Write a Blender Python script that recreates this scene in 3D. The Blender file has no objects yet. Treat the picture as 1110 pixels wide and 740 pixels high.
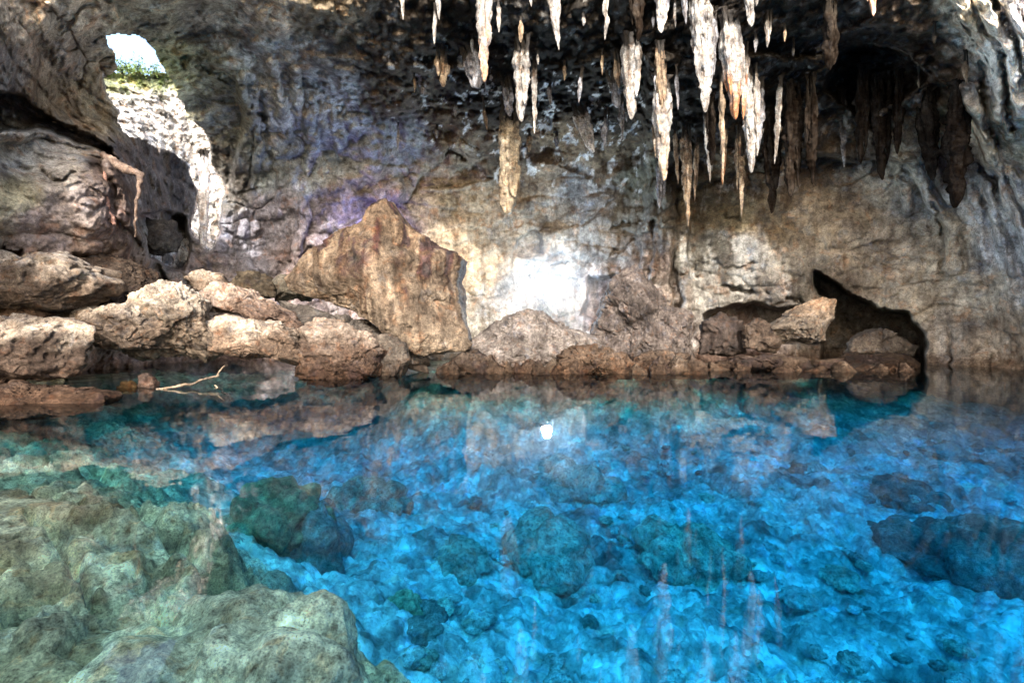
import bpy, math
import numpy as np
R = math.radians
scene = bpy.context.scene
COL = scene.collection
F, HX, HY, H = 520.0, 555.0, 358.0, 1.5      # focal length in photo pixels, horizon, eye height over the water

# ------------------------------------------------------------------ noise
_r = np.random.RandomState(7)
_perm = _r.permutation(256); _perm = np.concatenate([_perm, _perm, _perm])
_g = _r.normal(size=(256, 3)); _g /= np.linalg.norm(_g, axis=1)[:, None]
def perlin(p):
    p = np.asarray(p, dtype=np.float64)
    i = np.floor(p).astype(np.int64); f = p - i; i &= 255
    u = f * f * f * (f * (f * 6 - 15) + 10)
    out = 0
    for dx in (0, 1):
        wx = u[:, 0] if dx else 1 - u[:, 0]
        for dy in (0, 1):
            wy = u[:, 1] if dy else 1 - u[:, 1]
            for dz in (0, 1):
                wz = u[:, 2] if dz else 1 - u[:, 2]
                h = _perm[_perm[_perm[(i[:, 0] + dx) & 255] + ((i[:, 1] + dy) & 255)] + ((i[:, 2] + dz) & 255)]
                g = _g[h]
                out = out + wx * wy * wz * (g[:, 0] * (f[:, 0] - dx) + g[:, 1] * (f[:, 1] - dy) + g[:, 2] * (f[:, 2] - dz))
    return out * 1.6
def fbm(p, s, o=4, gain=.5, seed=0):
    p = np.asarray(p) / s + seed * 17.31
    a = 1.0; t = 0
    for k in range(o):
        t = t + a * perlin(p + k * 31.7); a *= gain; p = p * 2.03
    return t
def ridged(p, s, o=4, gain=.5, seed=0):
    p = np.asarray(p) / s + seed * 13.7
    a = 1.0; t = 0
    for k in range(o):
        t = t + a * (1 - 2.2 * np.abs(perlin(p + k * 11.9))); a *= gain; p = p * 2.1
    return t * .5
def worley(p, s, seed=0, two=False):
    """distance to the nearest feature point (cells of size s)"""
    p = np.asarray(p) / s + seed * 5.13
    i = np.floor(p).astype(np.int64); best = np.full(len(p), 9.0); sec = np.full(len(p), 9.0); cid = np.zeros(len(p), int)
    for dx in (-1, 0, 1):
        for dy in (-1, 0, 1):
            for dz in (-1, 0, 1):
                c = i + np.array([dx, dy, dz]); h = _perm[_perm[_perm[c[:, 0] & 255] + (c[:, 1] & 255)] + (c[:, 2] & 255)]
                q = c + .5 + _g[h] * .42
                d = np.linalg.norm(q - p, axis=1)
                sec = np.minimum(sec, np.maximum(d, best)); cid = np.where(d < best, h, cid); best = np.minimum(best, d)
    return (best, sec, cid / 255.) if two == 3 else (best, sec) if two else best
def sst(a, b, x):
    t = np.clip((x - a) / (b - a), 0, 1); return t * t * (3 - 2 * t)

# ------------------------------------------------------------------ fields over the view directions (control points, polygons, lines)
def tps(pts):
    P = np.array([(a / 100., b / 100.) for a, b, *_ in pts]); V = np.array([q[2] for q in pts], float)
    d = np.linalg.norm(P[:, None] - P[None], axis=2)
    K = np.where(d > 0, d * d * np.log(d + 1e-9), 0) + np.eye(len(P)) * .02
    A = np.zeros((len(P) + 3,) * 2); A[:-3, :-3] = K
    A[:-3, -3] = 1; A[:-3, -2:] = P; A[-3, :-3] = 1; A[-2:, :-3] = P.T
    w = np.linalg.solve(A, np.concatenate([V, np.zeros(3)]))
    def f(x, y):
        x = x / 100.; y = y / 100.
        o = w[-3] + w[-2] * x + w[-1] * y
        for k in range(len(P)):
            d2 = (x - P[k, 0]) ** 2 + (y - P[k, 1]) ** 2
            o = o + w[k] * .5 * d2 * np.log(d2 + 1e-12)
        return o
    return f
def seg_d(x, y, a, b):
    ax, ay = a[:2]; bx, by = b[:2]; L = (bx - ax) ** 2 + (by - ay) ** 2 + 1e-9
    t = np.clip(((x - ax) * (bx - ax) + (y - ay) * (by - ay)) / L, 0, 1)
    return np.hypot(x - ax - t * (bx - ax), y - ay - t * (by - ay))
def poly_sd(x, y, poly):
    """signed distance, positive inside"""
    d = np.full(x.shape, 1e9); ins = np.zeros(x.shape, bool)
    for k in range(len(poly)):
        a, b = poly[k], poly[(k + 1) % len(poly)]
        d = np.minimum(d, seg_d(x, y, a, b))
        c = ((a[1] > y) != (b[1] > y)) & (x < (b[0] - a[0]) * (y - a[1]) / (b[1] - a[1] + 1e-9) + a[0])
        ins ^= c
    return np.where(ins, d, -d)
def line_d(x, y, pts):
    d = np.full(x.shape, 1e9)
    for a, b in zip(pts, pts[1:]): d = np.minimum(d, seg_d(x, y, a, b))
    return d

def W(px, py, D):
    return np.stack([(px - HX) / F * D, D + 0 * px, H + (HY - py) / F * D], axis=-1)

# ------------------------------------------------------------------ mesh helpers
def mesh_np(name, V, faces, cols=None, smooth=True):
    me = bpy.data.meshes.new(name)
    V = np.ascontiguousarray(V, dtype=np.float32); faces = np.ascontiguousarray(faces, dtype=np.int32)
    n = faces.shape[1]
    me.vertices.add(len(V)); me.vertices.foreach_set('co', V.ravel())
    me.loops.add(faces.size); me.loops.foreach_set('vertex_index', faces.ravel())
    me.polygons.add(len(faces)); me.polygons.foreach_set('loop_start', np.arange(0, faces.size, n, dtype=np.int32))
    me.update(calc_edges=True); me.validate()
    me.polygons.foreach_set('use_smooth', np.full(len(me.polygons), smooth, dtype=bool))
    if cols is not None:
        at = me.color_attributes.new('rock_color', 'FLOAT_COLOR', 'POINT')
        c = np.ones((len(V), 4), np.float32); c[:, :3] = cols
        at.data.foreach_set('color', c.ravel())
    me.update()
    return me
def grid_faces(nu, nv, keep=None):
    i = np.arange(nu * nv).reshape(nv, nu)
    f = np.stack([i[:-1, :-1], i[:-1, 1:], i[1:, 1:], i[1:, :-1]], -1).reshape(-1, 4)
    return f if keep is None else f[keep.reshape(-1)]
def compact(V, f, c=None):
    used = np.unique(f); m = np.full(len(V), -1); m[used] = np.arange(len(used))
    return V[used], m[f], (None if c is None else c[used])
def link(name, me, mat, parent=None, label=None, cat=None, group=None, kind=None, loc=None):
    o = bpy.data.objects.new(name, me); COL.objects.link(o)
    if me is not None and mat is not None: me.materials.clear(); me.materials.append(mat)
    if parent: o.parent = parent
    if loc is not None: o.location = loc
    if label: o['label'] = label
    if cat: o['category'] = cat
    if group: o['group'] = group
    if kind: o['kind'] = kind
    return o

_ico = {}
def ico(n):
    """icosphere as numpy"""
    if n in _ico: return _ico[n]
    import bmesh
    bm = bmesh.new(); bmesh.ops.create_icosphere(bm, subdivisions=n, radius=1)
    V = np.array([v.co[:] for v in bm.verts]); Fc = np.array([[v.index for v in f.verts] for f in bm.faces]); bm.free()
    _ico[n] = (V, Fc); return _ico[n]

# ------------------------------------------------------------------ materials
def new_mat(name):
    m = bpy.data.materials.new(name); m.use_nodes = True; m.node_tree.nodes.clear()
    return m, m.node_tree.nodes, m.node_tree.links
def nd(N, t, **k):
    n = N.new(t)
    for a, b in k.items():
        if a.startswith('i_'): n.inputs[a[2:].replace('_', ' ')].default_value = b
        else: setattr(n, a, b)
    return n
def ramp(N, L, src, stops):
    r = N.new('ShaderNodeValToRGB'); e = r.color_ramp.elements
    while len(e) > 1: e.remove(e[0])
    e[0].position = stops[0][0]; c = stops[0][1]; e[0].color = (*(c if isinstance(c, tuple) else (c,) * 3), 1)
    for p, c in stops[1:]:
        x = e.new(p); x.color = (*(c if isinstance(c, tuple) else (c,) * 3), 1)
    L.new(src, r.inputs[0]); return r.outputs[0]
def mix(N, L, mode, fac, a, b):
    m = N.new('ShaderNodeMix'); m.data_type = 'RGBA'; m.blend_type = mode; m.clamp_result = False
    for s, v in ((m.inputs[0], fac), (m.inputs[6], a), (m.inputs[7], b)):
        if hasattr(v, 'is_output'): L.new(v, s)
        elif s.type == 'RGBA': s.default_value = (*v, 1) if len(v) == 3 else v
        else: s.default_value = v
    return m.outputs[2]
def math_n(N, L, op, a, b=None, c=None, clamp=False):
    m = N.new('ShaderNodeMath'); m.operation = op; m.use_clamp = clamp
    for k, v in enumerate((a, b, c)):
        if v is None: continue
        if hasattr(v, 'is_output'): L.new(v, m.inputs[k])
        else: m.inputs[k].default_value = v
    return m.outputs[0]
def noise(N, L, vec, scale, detail=6, rough=.6, dist=0, typ='FBM'):
    n = N.new('ShaderNodeTexNoise'); n.noise_type = typ
    n.inputs['Scale'].default_value = scale; n.inputs['Detail'].default_value = detail
    n.inputs['Roughness'].default_value = rough; n.inputs['Distortion'].default_value = dist
    L.new(vec, n.inputs['Vector']); return n.outputs['Fac']
def mapping(N, L, vec, s):
    m = N.new('ShaderNodeMapping'); m.inputs['Scale'].default_value = s; L.new(vec, m.inputs['Vector']); return m.outputs[0]

def rock_mat(name, tint=None, size=1.0, bump=.6, crack=.75, speck=.55, rough=.85, spec=.08, streak=.4, waterline=True, blotch=True, fine=1.0, pebble=False):
    """limestone: base colour from the mesh's own colour layer (or tint), broken by mottling, veins, specks and drip streaks"""
    m, N, L = new_mat(name)
    out = N.new('ShaderNodeOutputMaterial'); b = N.new('ShaderNodeBsdfPrincipled'); L.new(b.outputs[0], out.inputs[0])
    geo = N.new('ShaderNodeNewGeometry'); P = geo.outputs['Position']
    if tint is None:
        a = N.new('ShaderNodeVertexColor'); a.layer_name = 'rock_color'; base = a.outputs[0]
    else:
        a = N.new('ShaderNodeRGB'); a.outputs[0].default_value = (*tint, 1); base = a.outputs[0]
    s = 1 / size
    # warp the position a little
    nw = N.new('ShaderNodeTexNoise'); nw.inputs['Scale'].default_value = 1.1 * s; nw.inputs['Detail'].default_value = 3; L.new(P, nw.inputs['Vector'])
    vm = N.new('ShaderNodeVectorMath'); vm.operation = 'MULTIPLY_ADD'; L.new(nw.outputs['Color'], vm.inputs[0])
    vm.inputs[1].default_value = (.28 * size,) * 3; L.new(P, vm.inputs[2]); Q = vm.outputs[0]
    n1 = noise(N, L, Q, .8 * s, 8, .68); n2 = noise(N, L, Q, 4.2 * s, 8, .7); n3 = noise(N, L, P, 19 * s, 6, .7)
    c = mix(N, L, 'MULTIPLY', 1, base, ramp(N, L, n1, [(.32, (.36, .33, .32)), (.5, (.95, .93, .9)), (.66, (1.6, 1.56, 1.5))]))
    c = mix(N, L, 'MULTIPLY', fine, c, ramp(N, L, n2, [(.32, (.28, .24, .22)), (.46, (.9, .88, .85)), (.64, (1.5, 1.48, 1.45))]))
    c = mix(N, L, 'MULTIPLY', .8 * fine, c, ramp(N, L, n3, [(.32, .3), (.48, .95), (.66, 1.5)]))
    # iron-red and cool-grey blotches
    n4 = noise(N, L, Q, 1.7 * s, 5, .6, .6)
    c = mix(N, L, 'MULTIPLY', ramp(N, L, n4, [(.55, 0.), (.66, .6 if blotch else 0.)]), c, (1.18, .82, .6))
    n5 = noise(N, L, Q, 1.1 * s, 5, .65, .3)
    c = mix(N, L, 'MULTIPLY', ramp(N, L, n5, [(.56, 0.), (.66, .75)]), c, (.78, .9, 1.12))
    # drip streaks
    if streak:
        st = noise(N, L, mapping(N, L, Q, (3.0, 3.0, .28)), 1.0 * s, 5, .6, .2)
        c = mix(N, L, 'MULTIPLY', streak, c, ramp(N, L, st, [(.38, (.30, .22, .17)), (.48, (.95, .92, .88)), (.62, (1.3, 1.3, 1.28))]))
    # fine dark cracks: narrow band of a noise around its middle
    k1 = noise(N, L, Q, 1.5 * s, 4, .62, .9); k2 = noise(N, L, Q, 5.5 * s, 3, .6, .6)
    cr = math_n(N, L, 'ABSOLUTE', math_n(N, L, 'SUBTRACT', k1, .5))
    cr2 = math_n(N, L, 'ABSOLUTE', math_n(N, L, 'SUBTRACT', k2, .5))
    gate = ramp(N, L, noise(N, L, P, .9 * s, 3, .6), [(.5, 1.), (.62, 0.)])
    crm = ramp(N, L, cr, [(.0, .25), (.004, .55), (.012, 1.)]); crm2 = ramp(N, L, cr2, [(.0, .35), (.01, .7), (.03, 1.)])
    crm = mix(N, L, 'MIX', gate, crm, (1, 1, 1)); crm2 = mix(N, L, 'MIX', ramp(N, L, n1, [(.42, 1.), (.56, 0.)]), crm2, (1, 1, 1))
    c = mix(N, L, 'MULTIPLY', crack, c, crm); c = mix(N, L, 'MULTIPLY', crack * .8, c, crm2)
    # specks and pits
    sp = noise(N, L, P, 9.5 * s, 4, .8); pit = ramp(N, L, sp, [(.33, .25), (.4, 1.)])
    c = mix(N, L, 'MULTIPLY', speck, c, pit)
    if pebble:
        vt = N.new('ShaderNodeTexVoronoi'); vt.inputs['Scale'].default_value = 7.5; L.new(Q, vt.inputs['Vector'])
        v2 = N.new('ShaderNodeTexVoronoi'); v2.inputs['Scale'].default_value = 2.6; L.new(Q, v2.inputs['Vector'])
        bw = N.new('ShaderNodeRGBToBW'); L.new(vt.outputs['Color'], bw.inputs[0]); bw2 = N.new('ShaderNodeRGBToBW'); L.new(v2.outputs['Color'], bw2.inputs[0])
        c = mix(N, L, 'MULTIPLY', 1, c, ramp(N, L, bw.outputs[0], [(.2, .92), (.5, 1.15), (.75, 1.38)])); c = mix(N, L, 'MULTIPLY', 1, c, ramp(N, L, bw2.outputs[0], [(.2, .75), (.3, 1.08), (.8, 1.2)]))
        c = mix(N, L, 'MULTIPLY', 1, c, ramp(N, L, vt.outputs['Distance'], [(.35, 1.05), (.7, .78)]))
    if waterline:      # dark brown tide stain just above the pool's level
        z = N.new('ShaderNodeSeparateXYZ'); L.new(P, z.inputs[0])
        zz = math_n(N, L, 'ADD', z.outputs[2], math_n(N, L, 'MULTIPLY', math_n(N, L, 'SUBTRACT', n2, .5), 1.1))
        wl = ramp(N, L, math_n(N, L, 'MULTIPLY', math_n(N, L, 'ADD', zz, .6), .5), [(.22, 0.), (.3, .85), (.42, .7), (.62, 0.)])
        c = mix(N, L, 'MULTIPLY', wl, c, (.50, .38, .29))
    L.new(c, b.inputs['Base Color'])
    L.new(ramp(N, L, n2, [(.3, rough - .2), (.7, min(1, rough + .1))]), b.inputs['Roughness'])
    b.inputs['Specular IOR Level'].default_value = spec
    hgt = math_n(N, L, 'ADD', math_n(N, L, 'MULTIPLY', n2, .55), math_n(N, L, 'MULTIPLY', n3, .22))
    hgt = math_n(N, L, 'ADD', hgt, math_n(N, L, 'MULTIPLY', crm, .10)); hgt = math_n(N, L, 'ADD', hgt, math_n(N, L, 'MULTIPLY', crm2, .05))
    hgt = math_n(N, L, 'ADD', hgt, math_n(N, L, 'MULTIPLY', pit, .05))
    bp = N.new('ShaderNodeBump'); bp.inputs['Strength'].default_value = bump; bp.inputs['Distance'].default_value = .35 * size
    L.new(hgt, bp.inputs['Height']); L.new(bp.outputs[0], b.inputs['Normal'])
    return m

M_wall = rock_mat('cave_limestone', size=1.0, fine=.75)
M_boulder = rock_mat('boulder_limestone', size=.42, bump=.75, streak=.3, speck=.85)
M_flow = rock_mat('flowstone_boulder', size=.75, bump=.6, streak=.45, crack=.3)
M_dark = rock_mat('dark_dripstone', size=.5, bump=.5, crack=.3, speck=.6, streak=.5, waterline=False, blotch=False, spec=.0)
M_calc = rock_mat('white_calcite', size=.35, bump=.45, crack=.55, speck=.35, streak=.35, spec=.2, rough=.65, waterline=False)
M_sub = rock_mat('submerged_rock', size=.3, bump=.8, crack=.45, speck=.5, streak=0, waterline=False, spec=.1)
M_floor = rock_mat('pool_bed', size=.6, fine=.4, bump=.55, crack=.15, speck=.4, pebble=True, streak=0, waterline=False, spec=.1)

# ------------------------------------------------------------------ the cave shell
Dpts = []
rows = {
 400: [(-500, 6), (-250, 9), (-100, 11.5), (0, 14), (100, 18), (200, 23), (300, 25), (450, 26), (600, 27), (750, 25), (850, 23.5), (950, 22.5), (1050, 20.5), (1110, 18.5), (1250, 14), (1500, 9)],
 330: [(0, 13.8), (100, 16.5), (200, 23), (300, 25), (450, 26), (600, 27), (750, 25), (850, 23.5), (950, 22.5), (1050, 20.5), (1110, 18.5)],
 250: [(-500, 6), (-250, 9), (-100, 11), (0, 13.3), (80, 14.2), (130, 15.5), (165, 19), (195, 23.5), (300, 25.5), (450, 26.5), (600, 27), (750, 25.2), (900, 22.8), (1000, 21), (1110, 17.5), (1250, 13.5), (1500, 9)],
 190: [(0, 13.1), (80, 14), (125, 15.5), (190, 23.8), (300, 25), (450, 26), (600, 26.3), (750, 24.6), (900, 23), (1000, 20.5), (1110, 17)],
 140: [(-250, 8.5), (0, 13.4), (80, 16), (150, 19.5), (220, 23.5), (300, 23.5), (400, 23.8), (500, 24), (600, 24.3), (700, 23.5), (800, 22.5), (900, 23), (1000, 19.8), (1110, 16)],
 80: [(-500, 5.8), (-250, 8.3), (0, 13), (100, 17), (200, 20), (300, 20), (450, 20), (600, 20), (750, 19.5), (900, 20), (1000, 18), (1110, 15), (1250, 12), (1500, 8.5)],
 0: [(-500, 5.6), (-250, 8.5), (0, 12.5), (150, 15.2), (300, 16.2), (450, 16.6), (600, 16.6), (750, 16.4), (900, 16.2), (1000, 15.5), (1110, 14), (1250, 11), (1500, 8)],
 -120: [(-500, 5.3), (-250, 8), (0, 12.5), (300, 16), (600, 16.6), (900, 16), (1110, 13.5), (1500, 7.8)],
}
for y, r in rows.items():
    for x, d in r: Dpts.append((x, y, d))
D0 = tps(Dpts)

# (polygon, depth change in metres [+ = recess], edge softness in px)
FEAT = [
 ([(878, 296), (900, 308), (925, 322), (955, 332), (986, 336), (1000, 362), (1004, 440), (900, 440), (890, 372), (896, 348), (893, 330), (884, 312)], 7.0, 7),
 ([(765, 336), (820, 330), (850, 338), (885, 335), (885, 372), (765, 372)], 2.6, 6),
 ([(449, 208), (456, 190), (474, 172), (486, 158), (498, 164), (532, 190), (520, 196), (478, 204)], .8, 4),
 ([(700, 246), (730, 222), (775, 196), (838, 166), (1000, 178), (1000, 60), (700, 60)], -1.0, 9),
 ([(148, 232), (170, 226), (200, 236), (206, 262), (198, 290), (160, 280)], 2.2, 6),
 ([(-20, 98), (28, 108), (62, 132), (110, 150), (130, 172), (100, 158), (58, 146), (20, 140), (-20, 150)], 2.0, 6),
 ([(905, 60), (940, 48), (985, 60), (1000, 84), (975, 112), (930, 120), (900, 100)], 2.2, 12),
 ([(110, 76), (124, 84), (150, 88), (180, 96), (205, 128), (228, 150), (230, 175), (242, 190), (236, 262), (224, 272), (208, 250), (212, 205), (205, 175), (170, 158), (135, 135), (118, 105)], .9, 4),
 ([(-60, 286), (20, 282), (60, 292), (100, 286), (130, 300), (150, 330), (120, 350), (-60, 360)], 1.6, 8),
 ([(560, 258), (580, 252), (590, 272), (572, 284), (552, 276)], .8, 6),
 ([(640, 300), (668, 294), (672, 330), (650, 352), (630, 340)], 1.0, 7),
]
# ridges (polyline, half width px, height m) : flowstone ribs and columns; negative = grooves
RIB = [
 ([(1042, 4), (1052, 30), (1075, 60), (1082, 96), (1080, 130)], 9, .7), ([(1062, 0), (1080, 36), (1098, 70), (1108, 120)], 8, .6),
 ([(1090, 0), (1108, 40), (1125, 90)], 9, .6), ([(1050, 100), (1060, 130), (1072, 170)], 13, 1.1), ([(1085, 120), (1096, 150)], 7, .5),
 ([(985, 175), (1000, 200), (1012, 225), (1030, 250), (1034, 290)], 8, .55), ([(1003, 160), (1020, 190), (1030, 215)], 7, .45),
 ([(975, 195), (985, 225)], 7, .35),
 ([(1078, 170), (1086, 200), (1095, 230), (1108, 262), (1120, 300)], 6, .45), ([(1066, 200), (1076, 235), (1082, 262), (1096, 300)], 6, .4),
 ([(1094, 190), (1106, 215), (1125, 240)], 6, .45), ([(1050, 205), (1062, 240), (1064, 280)], 5, .25),
 ([(718, 200), (722, 250), (716, 300), (720, 380)], 12, 1.1), ([(742, 215), (738, 270), (744, 330), (740, 390)], 8, .8), ([(700, 250), (703, 300), (694, 350)], 9, .6),
 ([(262, 90), (268, 130), (262, 180), (254, 200)], 8, .5), ([(276, 120), (280, 160), (272, 200)], 5, .4),
 ([(296, 70), (303, 110), (310, 150)], 7, .4), ([(318, 80), (322, 120)], 6, .35), ([(335, 110), (338, 150), (334, 180)], 7, .35), ([(362, 120), (366, 160)], 7, .3),
 ([(328, 215), (330, 240), (322, 280)], 8, .4), ([(262, 230), (258, 262), (270, 300)], 9, .4),
 ([(120, 172), (135, 200), (140, 230), (160, 262), (190, 290), (222, 318)], 11, .9),
 ([(0, 150), (50, 142), (110, 152)], 10, .5),
]
CUT = [
 ([(880, 268), (950, 266), (1020, 262), (1110, 254)], 1.6, .18), ([(900, 278), (960, 274)], 1.6, .15),
 ([(1036, 40), (1050, 52), (1062, 70), (1068, 100), (1072, 140), (1084, 165)], 3, .7), ([(1056, 14), (1070, 44), (1090, 80), (1096, 118), (1100, 140)], 3, .7),
 ([(1076, 0), (1096, 44), (1110, 80)], 3, .6), ([(1040, 150), (1062, 182), (1078, 205)], 3, .5),
 ([(995, 190), (1014, 232), (1022, 290)], 2, .35), ([(1050, 195), (1070, 232), (1086, 280)], 2, .3), ([(1084, 185), (1098, 222), (1116, 262)], 2, .35),
 ([(452, 206), (480, 203), (522, 192)], 1.6, .25), ([(453, 196), (484, 160), (530, 190)], 2.0, .5),
 ([(570, 290), (600, 276), (640, 262), (680, 240), (700, 232)], 1.8, .35), ([(600, 285), (650, 282), (690, 262)], 1.8, .35), ([(620, 250), (650, 232), (672, 205)], 1.6, .25),
 ([(700, 246), (770, 200), (838, 166)], 3, .6), ([(752, 250), (790, 236), (860, 244)], 2.2, .3), ([(735, 300), (800, 312), (870, 330)], 3, .6),
 ([(745, 280), (790, 290), (830, 286)], 2, .3), ([(0, 270), (60, 282), (100, 282), (130, 276)], 3, .5), ([(20, 178), (60, 196), (100, 180), (118, 190)], 1.8, .25),
 ([(240, 130), (250, 170), (244, 200)], 3, .4), ([(285, 100), (290, 150)], 2.5, .35), ([(180, 190), (200, 230)], 2.5, .4),
 ([(200, 60), (260, 100), (300, 140)], 2.5, .3), ([(220, 20), (270, 60), (330, 70)], 2.5, .3), ([(400, 290), (340, 270), (300, 290)], 2.5, .35), ([(960, 290), (990, 300), (1030, 296)], 2, .2), ([(1028, 345), (1032, 370), (1030, 395)], 2.4, .3),
]
HOLE = [(120, 38), (136, 40), (160, 47), (170, 60), (178, 78), (190, 100), (205, 124), (228, 150), (231, 172), (240, 190), (232, 205), (230, 240), (224, 262), (212, 252), (212, 205), (208, 178), (170, 160), (135, 138), (118, 108), (110, 78), (124, 74), (124, 56)]

def warp(px, py, amp=6):
    p = np.stack([px / 38., py / 38., np.zeros_like(px) + 3.3], -1)
    return px + amp * fbm(p, 1, 4, .55, 1), py + amp * fbm(p, 1, 4, .55, 2)
def shell_depth(px, py):
    D = D0(px, py)
    x, y = warp(px, py, 5.5)
    for poly, dd, s in FEAT: D = D + dd * sst(-s * .5, s * .5, poly_sd(x, y, poly))
    for ln, w, a in RIB:
        d = line_d(x, y, ln) / w; D = D - a * np.sqrt(np.clip(1 - d * d, 0, 1)) * 1.0
    fw = np.stack([px / 9., py / 9., px * 0 + 7.7], -1); x2, y2 = x + 3.2 * fbm(fw, 1, 3, .6, 1), y + 3.2 * fbm(fw, 1, 3, .6, 2)
    gt = sst(-.35, .25, fbm(fw / 5, 1, 3, .6, 3))
    for ln, w, a in CUT:
        d = line_d(x2, y2, ln) / w; D = D + a * gt * np.exp(-d * d * 1.2)
    P = W(px, py, D)
    # natural relief
    ceil = sst(215, 120, y + 12 * (x > 380)) * sst(300, 420, x)
    calm = sst(430, 470, x) * sst(170, 215, y) * (1 - .75 * np.exp(-((x - 715) / 45.) ** 2) * (y > 180)); calm = np.maximum(calm, .8 * sst(120, 60, x) * sst(135, 165, y) * sst(280, 260, y))
    calm = np.maximum(calm, 1.35 * sst(975, 1010, x) * sst(-20, 10, y)); rg = 1 - .5 * calm
    D = D + .75 * fbm(P, 5.5, 3, .5, 3) + rg * (-.42 * ridged(P, 2.6, 4, .5, 4) + .17 * fbm(P, .9, 4, .55, 5) + .06 * ridged(P, .55, 3, .6, 15))
    # facets / ledges of bedding
    PB = P.copy(); PB[:, 2] *= 2.4
    w1, w2, wid = worley(PB + .35 * np.stack([fbm(P, 1.4, 3, .5, k) for k in (8, 9, 10)], -1), 2.3, 3, 3)
    v1, v2, vid = worley(PB * np.array([1, 1, .7]) + .3 * np.stack([fbm(P, .8, 3, .6, k) for k in (18, 19, 20)], -1), 1.0, 5, 3)
    D = D + rg * (.45 * (wid - .5) * sst(0, .1, w2 - w1) + .22 * (vid - .5) * sst(0, .12, v2 - v1)) * (1 - .5 * ceil)
    D = D - .05 * rg * sst(.3, .12, worley(P, .3, 6)) * sst(0, .4, fbm(P, 2, 2, .5, 46)) * -1
    D = D + .55 * rg * (w1 - .5) * (1 - .6 * ceil) - .12 * rg * sst(0, .05, w2 - w1) * sst(-.1, .2, fbm(P, 2.2, 2, .5, 45))
    # flowstone streaks on walls
    Q = P * np.array([1, 1, .22])
    right = sst(1000, 1100, x)
    D = D - ((.12 + .1 * right) * ridged(Q, .85, 3, .55, 6) * (1 - ceil) + .04 * ridged(Q, .3, 2, .5, 7)) * (.5 + .5 * rg)
    # hanging knobs and pendants on the ceiling
    Qc = P * np.array([1.25, 1, .42])
    D = D - ceil * (.75 * np.clip(.62 - worley(Qc, .85, 1), 0, 1) * 1.2 + .55 * np.clip(.6 - worley(Qc, .38, 2), 0, 1)) - ceil * .3 * ridged(Qc, 1.8, 3, .5, 12)
    return D

def C(*h):  # photo-like srgb 0-255 -> linear
    v = np.array(h) / 255.; return np.where(v < .04045, v / 12.92, ((v + .055) / 1.055) ** 2.4)
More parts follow.
